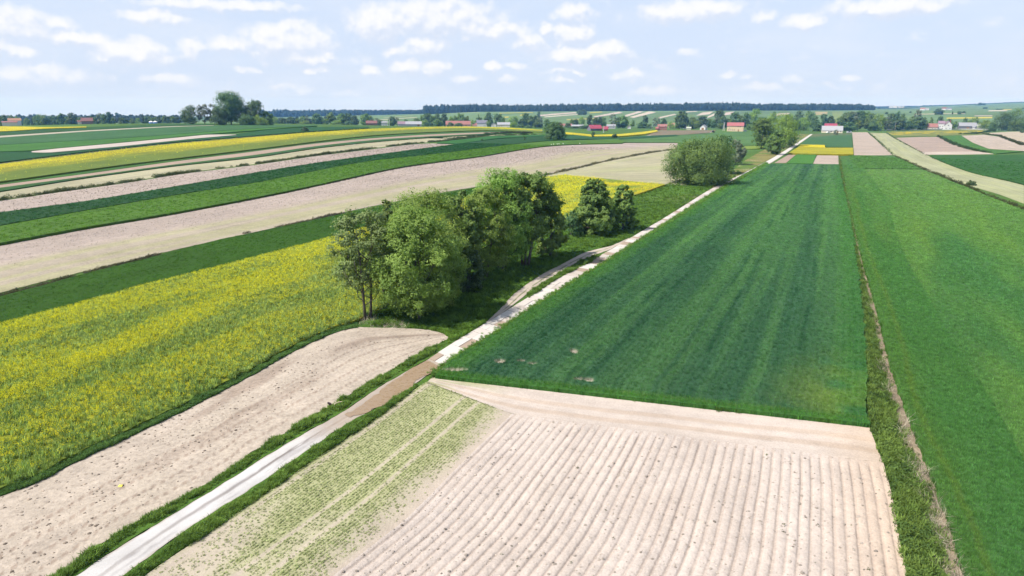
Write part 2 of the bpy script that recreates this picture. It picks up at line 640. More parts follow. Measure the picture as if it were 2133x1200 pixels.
# ------------------------------------------------------------------ the ground sheet
def build_ground():
    fine = np.radians(np.arange(-62, 62.01, 0.5))
    coarse = np.radians(np.arange(68, 292.1, 7.0))
    az = np.concatenate([fine, coarse])
    r = np.concatenate([[1.5], np.geomspace(6.0, 7000.0, 330)])
    A, R = np.meshgrid(az, r, indexing='ij')
    X, Y = R * np.sin(A), R * np.cos(A)
    Z = terrain(X, Y) - 0.02
    n, m = X.shape
    V = np.stack([X, Y, Z], -1).reshape(-1, 3)
    i = np.arange(n)
    j = np.arange(m - 1)
    I, J = np.meshgrid(i, j, indexing='ij')
    I2 = (I + 1) % n
    F = np.stack([I * m + J, I * m + J + 1, I2 * m + J + 1, I2 * m + J], -1).reshape(-1, 4)
    # close the small hole under the camera
    c = len(V)
    V = np.vstack([V, [[0, 0, float(terrain(0, 0)) - 0.02]]])
    cap = np.stack([np.full(n, c), np.arange(n) * m, ((np.arange(n) + 1) % n) * m, ((np.arange(n) + 1) % n) * m], -1)
    g = fbm(V[:, 0] / 60, V[:, 1] / 60, 4, 3)
    g2 = fbm(V[:, 0] / 400, V[:, 1] / 400, 3, 31)
    rr = np.hypot(V[:, 0], V[:, 1])
    near = np.array(GRASS)[None] * (0.7 + 0.6 * g[:, None])
    farc = np.array((0.078, 0.126, 0.046))[None] * (0.6 + 0.8 * g2[:, None])
    t = sstep(rr, 900, 1300)[:, None]
    col = near * (1 - t) + farc * t
    F3 = cap[:, :3]
    Fall = np.vstack([F, np.concatenate([F3, F3[:, 2:3]], 1)]) if False else F
    me = mesh_np('ground', V, Fall, [M['grass']], {'col': ('FLOAT_COLOR', col)})
    return link('ground', me, kind='structure', label='grassy farmland ground rolling away to the horizon', cat='ground')


build_ground()


# ------------------------------------------------------------------ fields: sheets lofted between a near and a far edge
def resample(pts, n):
    pts = np.asarray(pts, float)
    d = np.hypot(*np.diff(pts, axis=0).T)
    s = np.concatenate([[0], np.cumsum(d)])
    t = np.linspace(0, s[-1], n)
    return np.stack([np.interp(t, s, pts[:, k]) for k in range(pts.shape[1])], -1)


def smooth_poly(pts, n):
    """dense, softened polyline through pixel points (no overshoot: sampled linearly, then smoothed)"""
    p = resample(pts, n)
    k = max(1, n // 60)
    q = p.copy()
    for _ in range(3):
        q[k:-k] = (q[:-2 * k] + 2 * q[k:-k] + q[2 * k:]) / 4
    return q


def ext(pts, left=0.0, right=0.0):
    """prolong an edge beyond the picture's side by its own direction"""
    pts = [tuple(p) for p in pts]
    if left:
        (x0, y0), (x1, y1) = pts[0], pts[1]
        s = (y1 - y0) / (x1 - x0)
        pts = [(x0 - left, y0 - left * s)] + pts
    if right:
        (x0, y0), (x1, y1) = pts[-1], pts[-2]
        s = (y1 - y0) / (x1 - x0)
        pts = pts + [(x0 + right, y0 + right * s)]
    return pts


class Field:
    pass


def frac_of(P):
    d = np.linalg.norm(np.diff(P[:, :2], axis=0), axis=1)
    s = np.concatenate([[0], np.cumsum(d)])
    return s / s[-1], s[-1]


def field(name, A, B, col, h=0.06, n=150, m=14, mat='soil', rag=0.0, colfn=None, hfn=None, label=None, cat='field', kind='structure', maxd=9000.0,
          skirt=True, build=True, smooth=True):
    """A: near edge, B: far edge, in photo pixels, both running the same way"""
    f = Field()
    pa = smooth_poly(A, 400) if smooth else resample(A, 400)
    pb = smooth_poly(B, 400) if smooth else resample(B, 400)
    PA = unproject(pa[:, 0], pa[:, 1], h, maxd)
    PB = unproject(pb[:, 0], pb[:, 1], h, maxd)
    fa, la = frac_of(PA)
    fb, lb = frac_of(PB)
    # sample spacing follows the picture so that near ends get more points
    ta = np.interp(np.linspace(0, 1, n), np.linspace(0, 1, 400), fa)
    tb = np.interp(np.linspace(0, 1, n), np.linspace(0, 1, 400), fb)
    tt = (ta + tb) / 2
    EA = np.stack([np.interp(tt, fa, PA[:, k]) for k in range(2)], -1)
    EB = np.stack([np.interp(tt, fb, PB[:, k]) for k in range(2)], -1)
    T = np.linspace(0, 1, m)
    if rag > 0:
        w = np.linalg.norm(EB - EA, axis=1)
        sA = tt * la
        jA = rag * (fbm(sA / 1.3, sA * 0, 3, 11) - 0.5) * 2
        jB = rag * (fbm(sA / 1.3, sA * 0 + 50, 3, 12) - 0.5) * 2
        dirn = (EB - EA) / np.maximum(w, 1e-6)[:, None]
        EA = EA + dirn * jA[:, None]
        EB = EB + dirn * jB[:, None]
    XY = EA[:, None, :] * (1 - T)[None, :, None] + EB[:, None, :] * T[None, :, None]
    X, Y = XY[..., 0], XY[..., 1]
    W = np.linalg.norm(EB - EA, axis=1).mean()
    L = (la + lb) / 2
    U = np.repeat((tt * L)[:, None], m, 1)
    Vv = np.repeat((T * W)[None, :], n, 0)
    S = np.repeat(tt[:, None], m, 1)
    TT = np.repeat(T[None, :], n, 0)
    f.X, f.Y, f.U, f.V, f.S, f.T, f.L, f.W = X, Y, U, Vv, S, TT, L, W
    Z = terrain(X, Y) + h
    if hfn is not None:
        Z = Z + hfn(f)
    base = np.array(col, float)
    if colfn is not None:
        colr = colfn(f, base)
    else:
        colr = np.broadcast_to(base, (n, m, 3)) * (0.92 + 0.16 * fbm(X / 14, Y / 14, 3, 21))[..., None]
    f.Z, f.col = Z, colr
    f.mean = base
    f.h = h
    f.EA, f.EB = EA, EB
    if build:
        V = np.stack([X, Y, Z], -1).reshape(-1, 3)
        idx = np.arange(n * m).reshape(n, m)
        F = np.stack([idx[:-1, :-1], idx[1:, :-1], idx[1:, 1:], idx[:-1, 1:]], -1).reshape(-1, 4)
        uv = np.stack([U, Vv], -1).reshape(-1, 2)
        cc = colr.reshape(-1, 3)
        # keep faces looking up
        v = V[F[len(F) // 2]]
        if np.cross(v[1] - v[0], v[2] - v[0])[2] < 0:
            F = F[:, ::-1]
        if skirt:
            per = np.concatenate([idx[:, 0], idx[-1, 1:], idx[-2::-1, -1], idx[0, -2:0:-1]])
            low = V[per].copy()
            low[:, 2] = terrain(low[:, 0], low[:, 1]) - 0.15
            b = len(V)
            k = len(per)
            V = np.vstack([V, low])
            uv = np.vstack([uv, uv[per]])
            cc = np.vstack([cc, cc[per]])
            a = np.arange(k)
            a2 = (a + 1) % k
            F = np.vstack([F, np.stack([per[a], b + a, b + a2, per[a2]], -1)])
        me = mesh_np(name, V, F, [M[mat]], {'col': ('FLOAT_COLOR', cc)}, uv=uv)
        f.obj = link(name, me, kind=kind, label=label, cat=cat)
    return f


def sample_field(f, count, dens=None, mask=None, seed=1):
    """random points on a field: arrays X, Y, Z, col, U, V, S, T; dens: relative density at the cells"""
    r = np.random.default_rng(seed)
    X, Y = f.X, f.Y
    ax = X[1:, :-1] - X[:-1, :-1]
    ay = Y[1:, :-1] - Y[:-1, :-1]
    bx = X[:-1, 1:] - X[:-1, :-1]
    by = Y[:-1, 1:] - Y[:-1, :-1]
    area = np.abs(ax * by - ay * bx)
    xc = (X[1:, 1:] + X[:-1, :-1]) / 2
    yc = (Y[1:, 1:] + Y[:-1, :-1]) / 2
    w = area if dens is None else area * dens(xc, yc)
    w = w.ravel()
    c = r.choice(len(w), size=count, p=w / w.sum())
    i, j = np.unravel_index(c, area.shape)
    a, b = r.random(count), r.random(count)

    def bil(G):
        sh = (slice(None),) + (None,) * (G.ndim - 2)
        a_, b_ = (a, b) if G.ndim == 2 else (a[:, None], b[:, None])
        return G[i, j] * (1 - a_) * (1 - b_) + G[i + 1, j] * a_ * (1 - b_) + G[i, j + 1] * (1 - a_) * b_ + G[i + 1, j + 1] * a_ * b_
    out = dict(X=bil(X), Y=bil(Y), Z=bil(f.Z), col=bil(f.col), U=bil(f.U), V=bil(f.V), S=bil(f.S), T=bil(f.T))
    if mask is not None:
        k = mask(out, r)
        out = {q: v[k] for q, v in out.items()}
    return out


def cdist(x, y):
    return np.sqrt(x * x + y * y + CAM_H ** 2)


# ------------------------------------------------------------------ plants that are scattered by the thousand
def quad_strip(cx, cy, z0, dx, dy, h, w, lean, bend, rs):
    """one blade: 2 quads"""
    an = math.atan2(dy, dx) + math.pi / 2
    ux, uy = math.cos(an) * w / 2, math.sin(an) * w / 2
    p0 = (cx, cy, z0)
    p1 = (cx + dx * lean * 0.4, cy + dy * lean * 0.4, z0 + h * 0.62)
    p2 = (cx + dx * (lean + bend), cy + dy * (lean + bend), z0 + h)
    return [(p0[0] - ux, p0[1] - uy, p0[2]), (p0[0] + ux, p0[1] + uy, p0[2]), (p1[0] + ux, p1[1] + uy, p1[2]), (p1[0] - ux, p1[1] - uy, p1[2]),
            (p2[0] + ux * .25, p2[1] + uy * .25, p2[2]), (p2[0] - ux * .25, p2[1] - uy * .25, p2[2])]


def blade_tuft(name, seed, n, spread, h, w, lean, bend, mat):
    r = random.Random(seed)
    vs, fs = [], []
    for _ in range(n):
        a = r.uniform(0, 2 * math.pi)
        rad = spread * math.sqrt(r.random())
        b = r.uniform(0, 2 * math.pi)
        q = quad_strip(rad * math.cos(a), rad * math.sin(a), -0.03, math.cos(b), math.sin(b), h * r.uniform(.65, 1.1), w * r.uniform(.7, 1.3),
                       lean * r.uniform(.3, 1.2), bend * r.uniform(.2, 1.3), r)
        k = len(vs)
        vs += q
        fs += [(k, k + 1, k + 2, k + 3), (k + 3, k + 2, k + 4, k + 5)]
    return mesh_np(name, vs, fs, [mat])


def leaf_clump(name, seed, n, rad, h, size, mat, up=0.5):
    r = np.random.default_rng(seed)
    th = r.random(n) * 2 * np.pi
    rr = rad * np.sqrt(r.random(n))
    z = h * (0.08 + 0.92 * r.random(n)) * np.sqrt(np.clip(1.05 - (rr / rad) ** 2, 0.05, 1))
    c = np.stack([rr * np.cos(th), rr * np.sin(th), z], -1)
    nrm = r.normal(size=(n, 3)) * 0.7 + np.array([0, 0, up]) + c * 0.8 / max(rad, .01) * 0.5
    V, F = leaf_quads(c, nrm, r.normal(size=(n, 3)), size * r.uniform(.6, 1.3, n), 0.55)
    return mesh_np(name, V, F, [mat])


def leaf_quads(c, nrm, ax, size, aspect):
    nrm = nrm / np.maximum(np.linalg.norm(nrm, axis=1, keepdims=True), 1e-6)
    ax = ax - nrm * (ax * nrm).sum(1, keepdims=True)
    ax = ax / np.maximum(np.linalg.norm(ax, axis=1, keepdims=True), 1e-6)
    bx = np.cross(nrm, ax)
    s = np.asarray(size)[:, None]
    n = len(c)
    V = np.empty((n, 4, 3))
    V[:, 0] = c - ax * s * 0.5
    V[:, 1] = c + bx * s * aspect * 0.5 - nrm * s * 0.08
    V[:, 2] = c + ax * s * 0.5
    V[:, 3] = c - bx * s * aspect * 0.5 - nrm * s * 0.08
    F = np.arange(4 * n).reshape(n, 4)
    return V.reshape(-1, 3), F


def lump_mesh(name, seed, mat):
    bm = bmesh.new()
    bmesh.ops.create_icosphere(bm, subdivisions=1, radius=1.0)
    r = random.Random(seed)
    for v in bm.verts:
        v.co *= r.uniform(.7, 1.2)
        v.co.z *= 0.6
    me = bpy.data.meshes.new(name)
    bm.to_mesh(me)
    bm.free()
    me.materials.append(mat)
    return me


KINDS = {}


def kind_collection(key, meshes):
    co = bpy.data.collections.new('source_' + key)
    for i, me in enumerate(meshes):
        o = bpy.data.objects.new(key, me)
        co.objects.link(o)
    ng = bpy.data.node_groups.new('scatter_' + key, 'GeometryNodeTree')
    ng.interface.new_socket('Geometry', in_out='INPUT', socket_type='NodeSocketGeometry')
    ng.interface.new_socket('Geometry', in_out='OUTPUT', socket_type='NodeSocketGeometry')
    n = ng.nodes
    gi = n.new('NodeGroupInput')
    go = n.new('NodeGroupOutput')
    iop = n.new('GeometryNodeInstanceOnPoints')
    ci = n.new('GeometryNodeCollectionInfo')
    ci.inputs['Collection'].default_value = co
    ci.inputs['Separate Children'].default_value = True
    ci.inputs['Reset Children'].default_value = True
    ar = n.new('GeometryNodeInputNamedAttribute')
    ar.data_type = 'FLOAT_VECTOR'
    ar.inputs['Name'].default_value = 'rot'
    asl = n.new('GeometryNodeInputNamedAttribute')
    asl.data_type = 'FLOAT_VECTOR'
    asl.inputs['Name'].default_value = 'scl'
    ng.links.new(gi.outputs[0], iop.inputs['Points'])
    ng.links.new(ci.outputs[0], iop.inputs['Instance'])
    iop.inputs['Pick Instance'].default_value = True
    ng.links.new(ar.outputs['Attribute'], iop.inputs['Rotation'])
    ng.links.new(asl.outputs['Attribute'], iop.inputs['Scale'])
    ng.links.new(iop.outputs[0], go.inputs[0])
    KINDS[key] = ng


kind_collection('wheat', [blade_tuft('wheat_blades', i, 13, .22, .42, .035, .05, .07, M['tuft']) for i in range(4)])
kind_collection('grass', [blade_tuft('grass_blades', 10 + i, 18, .22, .42, .035, .12, .16, M['tuft']) for i in range(4)])
kind_collection('dead', [blade_tuft('dead_stems', 20 + i, 12, .35, .7, .018, .6, .4, M['dry']) for i in range(4)])
kind_collection('weeds', [leaf_clump('weed_leaves', 30 + i, 46, .42, .62, .17, M['tuft']) for i in range(4)])
kind_collection('bushes', [leaf_clump('bush_leaves', 40 + i, 110, .8, 1.1, .24, M['tuft']) for i in range(3)])
kind_collection('rapeleaf', [blade_tuft('rape_stems', 50 + i, 12, .28, .55, .06, .10, .12, M['tuft']) for i in range(4)])
kind_collection('rapeflower', [leaf_clump('rape_petals', 60 + i, 9, .17, .22, .065, M['petal'], up=1.0) for i in range(4)])
kind_collection('sprout', [leaf_clump('sprout_leaves', 70 + i, 12, .14, .14, .10, M['tuft'], up=1.2) for i in range(3)])
kind_collection('clods', [lump_mesh('soil_lump', 80 + i, M['tuft']) for i in range(4)])


def scatter(name, key, p, scale, zoff=0.0, zscale=None, label=None, cat='plants', tilt=0.12, seed=3, col=None, colvar=0.12):
    r = np.random.default_rng(seed)
    n = len(p['X'])
    if n == 0:
        return
    V = np.stack([p['X'], p['Y'], p['Z'] + zoff], -1)
    rot = np.stack([r.normal(size=n) * tilt, r.normal(size=n) * tilt, r.random(n) * 2 * np.pi], -1)
    s = np.broadcast_to(np.asarray(scale, float), (n,)) * r.uniform(.75, 1.25, n)
    zs = s if zscale is None else np.broadcast_to(np.asarray(zscale, float), (n,)) * r.uniform(.8, 1.2, n)
    scl = np.stack([s, s, zs], -1)
    c = p['col'] if col is None else np.broadcast_to(np.asarray(col, float), (n, 3))
    c = np.clip(c * (1 + colvar * r.normal(size=(n, 1))), 0.002, 1)
    me = bpy.data.meshes.new(name)
    me.vertices.add(n)
    me.vertices.foreach_set('co', V.astype(np.float32).ravel())
    a = me.attributes.new('rot', 'FLOAT_VECTOR', 'POINT')
    a.data.foreach_set('vector', rot.astype(np.float32).ravel())
    a = me.attributes.new('scl', 'FLOAT_VECTOR', 'POINT')
    a.data.foreach_set('vector', scl.astype(np.float32).ravel())
    a = me.attributes.new('col', 'FLOAT_COLOR', 'POINT')
    a.data.foreach_set('color', np.concatenate([c, np.ones((n, 1))], 1).astype(np.float32).ravel())
    o = link(name, me, kind='stuff', label=label, cat=cat)
    md = o.modifiers.new('scatter', 'NODES')
    md.node_group = KINDS[key]
    return o


def along(poly, count, width, seed=1, maxd=9000.0, dens=None, h=0.0):
    """points scattered along a pixel polyline, +-width metres across"""
    r = np.random.default_rng(seed)
    pp = smooth_poly(poly, 300)
    P = unproject(pp[:, 0], pp[:, 1], 0, maxd)
    d = np.linalg.norm(np.diff(P[:, :2], axis=0), axis=1)
    mid = (P[1:] + P[:-1]) / 2
    w = d * (dens(mid[:, 0], mid[:, 1]) if dens is not None else 1)
    c = r.choice(len(d), size=count, p=w / w.sum())
    a = r.random(count)
    x = P[c, 0] * (1 - a) + P[c + 1, 0] * a
    y = P[c, 1] * (1 - a) + P[c + 1, 1] * a
    nx = -(P[c + 1, 1] - P[c, 1]) / d[c]
    ny = (P[c + 1, 0] - P[c, 0]) / d[c]
    o = r.normal(size=count) * width * 0.5
    x, y = x + nx * o, y + ny * o
    return dict(X=x, Y=y, Z=terrain(x, y) + h, col=np.zeros((count, 3)))
# ------------------------------------------------------------------ colour patterns of the near crops (crop and soil tones, with darker furrow bottoms)
def mixc(a, b, t):
    a = np.asarray(a, float)
    b = np.asarray(b, float)
    t = np.clip(t, 0, 1)[..., None]
    return a * (1 - t) + b * t


SPOTS = [(1195, 733, .5, .8), (1214, 790, .9, .35), (1228, 794, .4, .3), (1041, 753, .6, .7), (1108, 758, .5, .3), (1085, 752, .4, .3), (945, 770, 1.3, .5)]
SPOT_W = [(unproject([a], [b], .3)[0], rx, ry) for a, b, rx, ry in SPOTS]


def bare(X, Y):
    """1 inside the small trampled gaps of the wheat"""
    o = np.zeros_like(X)
    for P, rx, ry in SPOT_W:
        q = ((X - P[0]) / rx) ** 2 + ((Y - P[1]) / ry) ** 2 + 1.4 * (fbm(X * 1.4, Y * 1.4, 3, 301) - .5)
        o = np.maximum(o, .85 * (1 - sstep(q, .3, 1.2)))
    return o


def wheat_cols(f, base):
    U, V, X, Y = f.U, f.V, f.X, f.Y
    band = fbm(V / 7.0, U / 160.0, 3, 41)
    fine = fbm(V / 1.3, U / 90.0, 3, 42)
    patch = fbm(X / 22, Y / 22, 3, 43)
    t = sstep(band, .35, .75) * .50 + sstep(fine, .45, .72) * .45 + sstep(patch, .5, .85) * .25
    c = mixc(base, S(96, 142, 80), t)
    c = mixc(c, S(48, 90, 62), (1 - sstep(fine, .25, .42)) * .32)
    # wheel lines of the sprayer
    wv = V + .5 * vnoise(U / 30, U * 0, 44)
    tram = np.minimum(np.abs(wv % 9.0 - 3.6), np.abs(wv % 9.0 - 5.4)) + .35 * (fbm(U / 9.0, np.floor(wv / 4.5), 2, 47) > .52)
    c = mixc(c, S(40, 84, 54), (1 - sstep(tram, .12, .34)) * .6)
    # lusher, lighter margin along the road and the thin corner by the ditch
    e = 1 - sstep(V + 1.5 * fbm(U / 4, U * 0, 3, 45), 1.5, 4.5)
    c = mixc(c, S(88, 138, 56), e * .7)
    cor = sstep(f.T, .72, 1.0) * (1 - sstep(U, 4, 22))
    c = mixc(c, S(128, 152, 68), cor * .9 * sstep(fbm(X / 3, Y / 3, 3, 46), .25, .6))
    edge = 1 - sstep(U, .6, 2.0)
    c = mixc(c, S(80, 134, 48), edge * .7)
    edge2 = 1 - sstep(f.W - V, 1, 4)
    c = mixc(c, S(76, 130, 60), edge2 * .6)
    return mixc(c, SOIL, bare(X, Y))


def right_dark_cols(f, base):
    band = fbm(f.V / 5.0, f.U / 90.0, 3, 51)
    patch = fbm(f.X / 16, f.Y / 16, 3, 52)
    c = mixc(base, S(104, 142, 72), sstep(band, .35, .75) * .5 + sstep(patch, .45, .8) * .45)
    c = mixc(c, S(96, 134, 62), (1 - sstep(f.V, .5, 3.0)) * .55)
    line = np.abs(f.W * f.T - (f.W - 5.0 - 1.0 * vnoise(f.U / 20, f.U * 0, 54)))
    c = mixc(c, S(118, 140, 60), (1 - sstep(line, .1, .4)) * .35 * (1 - sstep(f.S, .5, .62)))
    return c


def right_light_cols(f, base):
    band = fbm(f.V / 6.0, f.U / 70.0, 3, 56)
    patch = fbm(f.X / 18, f.Y / 18, 4, 57)
    c = mixc(base, S(112, 150, 72), sstep(band, .45, .75) * .55 + sstep(patch, .45, .8) * .4)
    c = mixc(c, S(74, 126, 72), sstep(fbm(f.V / 9, f.U / 60, 3, 58), .5, .75) * .75)
    return c


def sprout_cols(f, base):
    U, V, X, Y = f.U, f.V, f.X, f.Y
    cover = sstep(fbm(V / 4.5, U / 14.0, 3, 61), .15, .55)
    c = mixc(SOIL, S(190, 194, 138), (.15 + cover * .7) * (1 - .9 * sstep(f.T + .3 * (fbm(U / 6, V / 2, 2, 66) - .5), .72, 1.0)))
    # bare wheel tracks
    for v0, wd in ((4.6, .22), (6.2, .22), (.5, .3), (9.4, .2), (11.0, .22)):
        d = np.abs(V - v0 - .25 * (vnoise(U / 9, U * 0, 62) - .5))
        c = mixc(c, SOIL, (1 - sstep(d, wd * .5, wd)) * .7)
    return c


def ridge_h(f):
    k = np.floor(f.V / 0.72)
    q = f.V / 0.72 - k - .5 + .06 * (fbm(f.U / 3, k * 7.1, 2, 70) - .5)
    deep = .035 + .04 * hash2(k, k * 0, 78) + .05 * (fbm(f.U / 5, k * 3.3, 2, 79) - .5)
    ridge = -deep * np.exp(-(q / .14) ** 2) + .014 * np.cos(2 * np.pi * (q + .5))
    rough = 0.06 * (fbm(f.X * 3.2, f.Y * 3.2, 3, 71) - .5) + 0.05 * (fbm(f.X * 1.1, f.Y * 1.1, 2, 72) - .5)
    e = sstep(f.S, .0, .02) * (1 - sstep(f.S, .965, .995))
    return (ridge * e + rough)


def potato_cols(f, base):
    n = fbm(f.X / 5, f.Y / 5, 3, 73)
    c = mixc(base, S(236, 222, 210), n)
    warm = sstep(f.T, .80, 1.0)
    c = mixc(c, S(226, 198, 168), warm * .6)
    valley = (np.abs(f.V / .72 % 1 - .5) < .16)  # darker tone along the furrow bottoms
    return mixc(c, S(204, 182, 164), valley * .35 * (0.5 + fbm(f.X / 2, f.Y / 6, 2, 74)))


def headland_cols(f, base):
    n = fbm(f.U / 12, f.V / .8, 3, 75)
    c = mixc(base, S(238, 223, 209), n)
    trk = np.minimum(np.abs(f.V - 1.0 - .7 * f.S - .3 * vnoise(f.U / 6, f.U * 0, 76)), np.abs(f.V - 2.7 - .7 * f.S - .3 * vnoise(f.U / 6, f.U * 0, 76)))
    c = mixc(c, S(214, 190, 166), (1 - sstep(trk, .2, .55)) * .55)
    g = sstep(fbm(f.U / 6, f.V / 1.2, 3, 77), .40, .62) * (1 - sstep(f.S, .10, .24))
    c = mixc(c, S(186, 190, 130), g * .7)
    return mixc(c, S(228, 202, 174), sstep(f.S, .85, 1.0) * .6)


def ploughed_cols(f, base):
    U, V, X, Y = f.U, f.V, f.X, f.Y
    c = mixc(base, S(218, 203, 183), fbm(X / 6, Y / 6, 3, 81))
    wet = sstep(fbm(U / 16, V / 3.0, 4, 82), .52, .72) * sstep(f.T, .25, .6)
    c = mixc(c, S(158, 136, 120), wet * .55)
    for v0 in (1.7, 3.5, 5.6, 7.4):
        d = np.abs(V - v0 - .3 * (vnoise(U / 12, U * 0, 83) - .5))
        tread = .55 + .45 * np.sign(np.sin(U * 2 * np.pi / .75))
        c = mixc(c, S(172, 150, 132), (1 - sstep(d, .12, .3)) * .6 * tread)
    return c


def pink_cols(f, base):
    """the long strip: bare and cloddy on its far side, thin green bands of seedlings on its near side"""
    T = f.T
    green = sstep(fbm(f.V / 4.0, f.U / 130.0, 3, 86), .42, .62) * (1 - sstep(T + .12 * (fbm(f.U / 40, f.V / 8, 2, 88) - .5), .42, .62))
    c = mixc(base, S(182, 184, 128), green * .85)
    c = mixc(c, S(200, 190, 160), (1 - sstep(T, .45, .6)) * .5)
    return c * (0.93 + .14 * fbm(f.X / 12, f.Y / 12, 3, 87))[..., None]


def stubble_cols(f, base):
    g = sstep(fbm(f.V / 4.0, f.U / 90.0, 3, 91), .42, .65)
    return mixc(base, S(188, 192, 138), g * .65) * (0.94 + .12 * fbm(f.X / 12, f.Y / 12, 3, 92))[..., None]


def rape_near_cols(f, base):
    y = sstep(fbm(f.V / 7.0, f.U / 26.0, 4, 95), .38, .66)
    return mixc(S(118, 148, 60), S(186, 182, 50), .15 + y * .75)


def rape_far_cols(f, base):
    t = sstep(f.T + .40 * (fbm(f.U / 25, f.V / 6, 3, 97) - .5), .34, .74)
    return mixc(RAPE_G, RAPE_Y, t * (.6 + .4 * sstep(fbm(f.U / 20, f.V / 4, 3, 98), .3, .6)))


def road_cols(f, base):
    U, V, X, Y = f.U, f.V, f.X, f.Y
    c = mixc(S(244, 241, 238), S(232, 227, 222), fbm(X / 2.5, Y / 2.5, 3, 101))
    mid = np.abs(V - f.W * .52 - .18 * (vnoise(U / 7, U * 0, 102) - .5))
    far = sstep(f.S, .22, .62)
    c = mixc(c, S(150, 140, 134), (1 - sstep(mid, .06, .30)) * (.45 + .5 * far) * sstep(fbm(U / 1.5, V / .2, 3, 103), .25, .5))
    g = sstep(fbm(U / 2.2, V / .35, 3, 104), .55, .72) * (1 - sstep(np.abs(V - f.W * .38), .3, .8))
    c = mixc(c, S(190, 184, 182), g * .6)
    c = mixc(c, S(198, 180, 162), sstep(f.S + .05 * (fbm(X / 1.5, Y / 1.5, 3, 105) - .5), .60, .70) * .85)
    e = 1 - sstep(np.minimum(V, f.W - V) + .25 * (fbm(U / 1.2, V * 0, 3, 106) - .5), .02, .22)
    return mixc(c, S(202, 186, 168), e * .6)


def loop_cols(f, base):
    c = mixc(S(216, 200, 182), S(228, 214, 199), fbm(f.X / 2, f.Y / 2, 3, 111))
    mid = np.abs(f.T - .45 - .08 * (vnoise(f.U / 5, f.U * 0, 112) - .5))
    g = (1 - sstep(mid, .03, .12)) * sstep(fbm(f.U / 1.6, f.V / .4, 3, 113), .35, .55)
    return mixc(c, S(120, 132, 74), g * .8)


def meadow_cols(f, base):
    p = fbm(f.X / 9, f.Y / 9, 4, 121)
    c = mixc(base, S(100, 140, 52), sstep(p, .35, .75))
    return mixc(c, S(158, 148, 104), sstep(fbm(f.X / 14, f.Y / 14, 3, 122), .5, .75) * sstep(f.S, .5, .75) * .6)


def olive_cols(f, base):
    c = mixc(S(108, 138, 58), S(150, 144, 84), sstep(fbm(f.X / 12, f.Y / 12, 4, 131), .3, .65))
    return mixc(c, S(190, 184, 138), sstep(fbm(f.X / 7, f.Y / 9, 3, 132), .62, .8) * .6)


# ------------------------------------------------------------------ the edges that neighbouring fields share (photo pixels)
E_VERGE_L = [(60, 1236), (148, 1180), (236, 1117), (304, 1077), (354, 1050), (422, 1013), (489, 972), (523, 942), (574, 915), (641, 871), (690, 846), (789, 785), (880, 733), (938, 704)]
E_ROAD_L = [(60, 1262), (189, 1178), (337, 1084), (439, 1023), (506, 979), (607, 918), (672, 880), (705, 866), (789, 805), (887, 751)]
E_ROAD_R = [(150, 1278), (287, 1178), (354, 1128), (405, 1090), (506, 1030), (574, 982), (641, 939), (711, 888), (809, 836), (867, 797), (914, 764)]
E_VERGE_R = [(200, 1278), (331, 1177), (439, 1107), (506, 1060), (607, 989), (711, 920), (789, 869), (869, 806)]
E_SLAB_L = [(887, 751), (937, 717), (988, 687), (1048, 651), (1102, 618), (1156, 582), (1251, 532), (1333, 484), (1408, 439), (1482, 392), (1543, 364), (1597, 336), (1624, 321), (1645, 307), (1688, 279.5)]
E_SLAB_R = [(914, 764), (934, 751), (981, 724), (1039, 687), (1110, 641), (1183, 593), (1254, 551), (1320, 508), (1369, 478), (1420, 448), (1502, 394), (1556, 366), (1610, 338), (1636, 321), (1653, 308), (1694, 279.5)]
E_LOOP_L = [(1012, 672), (1048, 637), (1069, 612), (1123, 574), (1190, 540), (1217, 525), (1274, 512), (1310, 496)]
E_LOOP_R = [(1046, 652), (1072, 632), (1100, 610), (1150, 577), (1205, 545), (1243, 529), (1268, 521), (1312, 497)]
E_RAPE_BOT = ext([(0, 1034), (61, 1011), (236, 925), (405, 844), (527, 781), (600, 737), (690, 693), (745, 681)], left=420)
E_SOIL_TOP = E_RAPE_BOT + [(850, 684), (935, 691)]
E_RAPE_CROP = ext([(0, 1018), (61, 994), (236, 908), (405, 828), (527, 766), (600, 722), (690, 680), (748, 668), (850, 610), (1000, 550), (1150, 482), (1323, 406)], left=420)
E_RAPE_TOP = ext([(0, 681), (101, 654), (202, 627), (304, 597), (405, 572), (540, 538), (695, 496), (900, 436), (1127, 370), (1181, 365)], left=500)
E_CLOVER_TOP = ext([(0, 617), (94, 593), (189, 566), (304, 539), (439, 502), (574, 475), (719, 444), (900, 408), (1127, 366)], left=500)
E_PINK_BOT = ext([(0, 610), (101, 583), (202, 559), (337, 526), (506, 489), (719, 441), (900, 404), (1132, 366), (1169, 357), (1203, 350), (1254, 337), (1309, 325), (1355, 317), (1392, 312), (1410, 310)], left=600)
E_PINK_TOP = ext([(0, 510), (169, 478), (337, 451), (506, 420), (607, 400), (741, 370), (819, 352), (903, 340), (1010, 327), (1102, 309), (1153, 303), (1195, 301), (1296, 299), (1301, 297), (1377, 297), (1412, 296)], left=600)
E_BRIGHT_BOT = ext([(0, 506), (169, 474), (337, 447), (506, 416), (607, 396), (741, 367), (819, 349), (903, 337), (1010, 324.5), (1102, 307), (1153, 301.5), (1195, 300), (1296, 298)], left=600)
E_BRIGHT_TOP = ext([(0, 470), (177, 438.5), (354, 408), (539, 380), (650, 357), (768, 335), (869, 325), (950, 316), (1034, 305), (1136, 293), (1200, 292), (1310, 291)], left=600)
E_DARK_TOP = ext([(0, 442), (177, 419), (354, 390), (539, 358), (650, 340), (768, 324), (886, 308), (947, 301), (1034, 289), (1136, 283)], left=600)
E_PALE2_TOP = ext([(0, 419), (127, 400), (253, 383), (380, 362), (539, 343), (650, 326), (768, 312), (853, 301), (903, 297)], left=600)
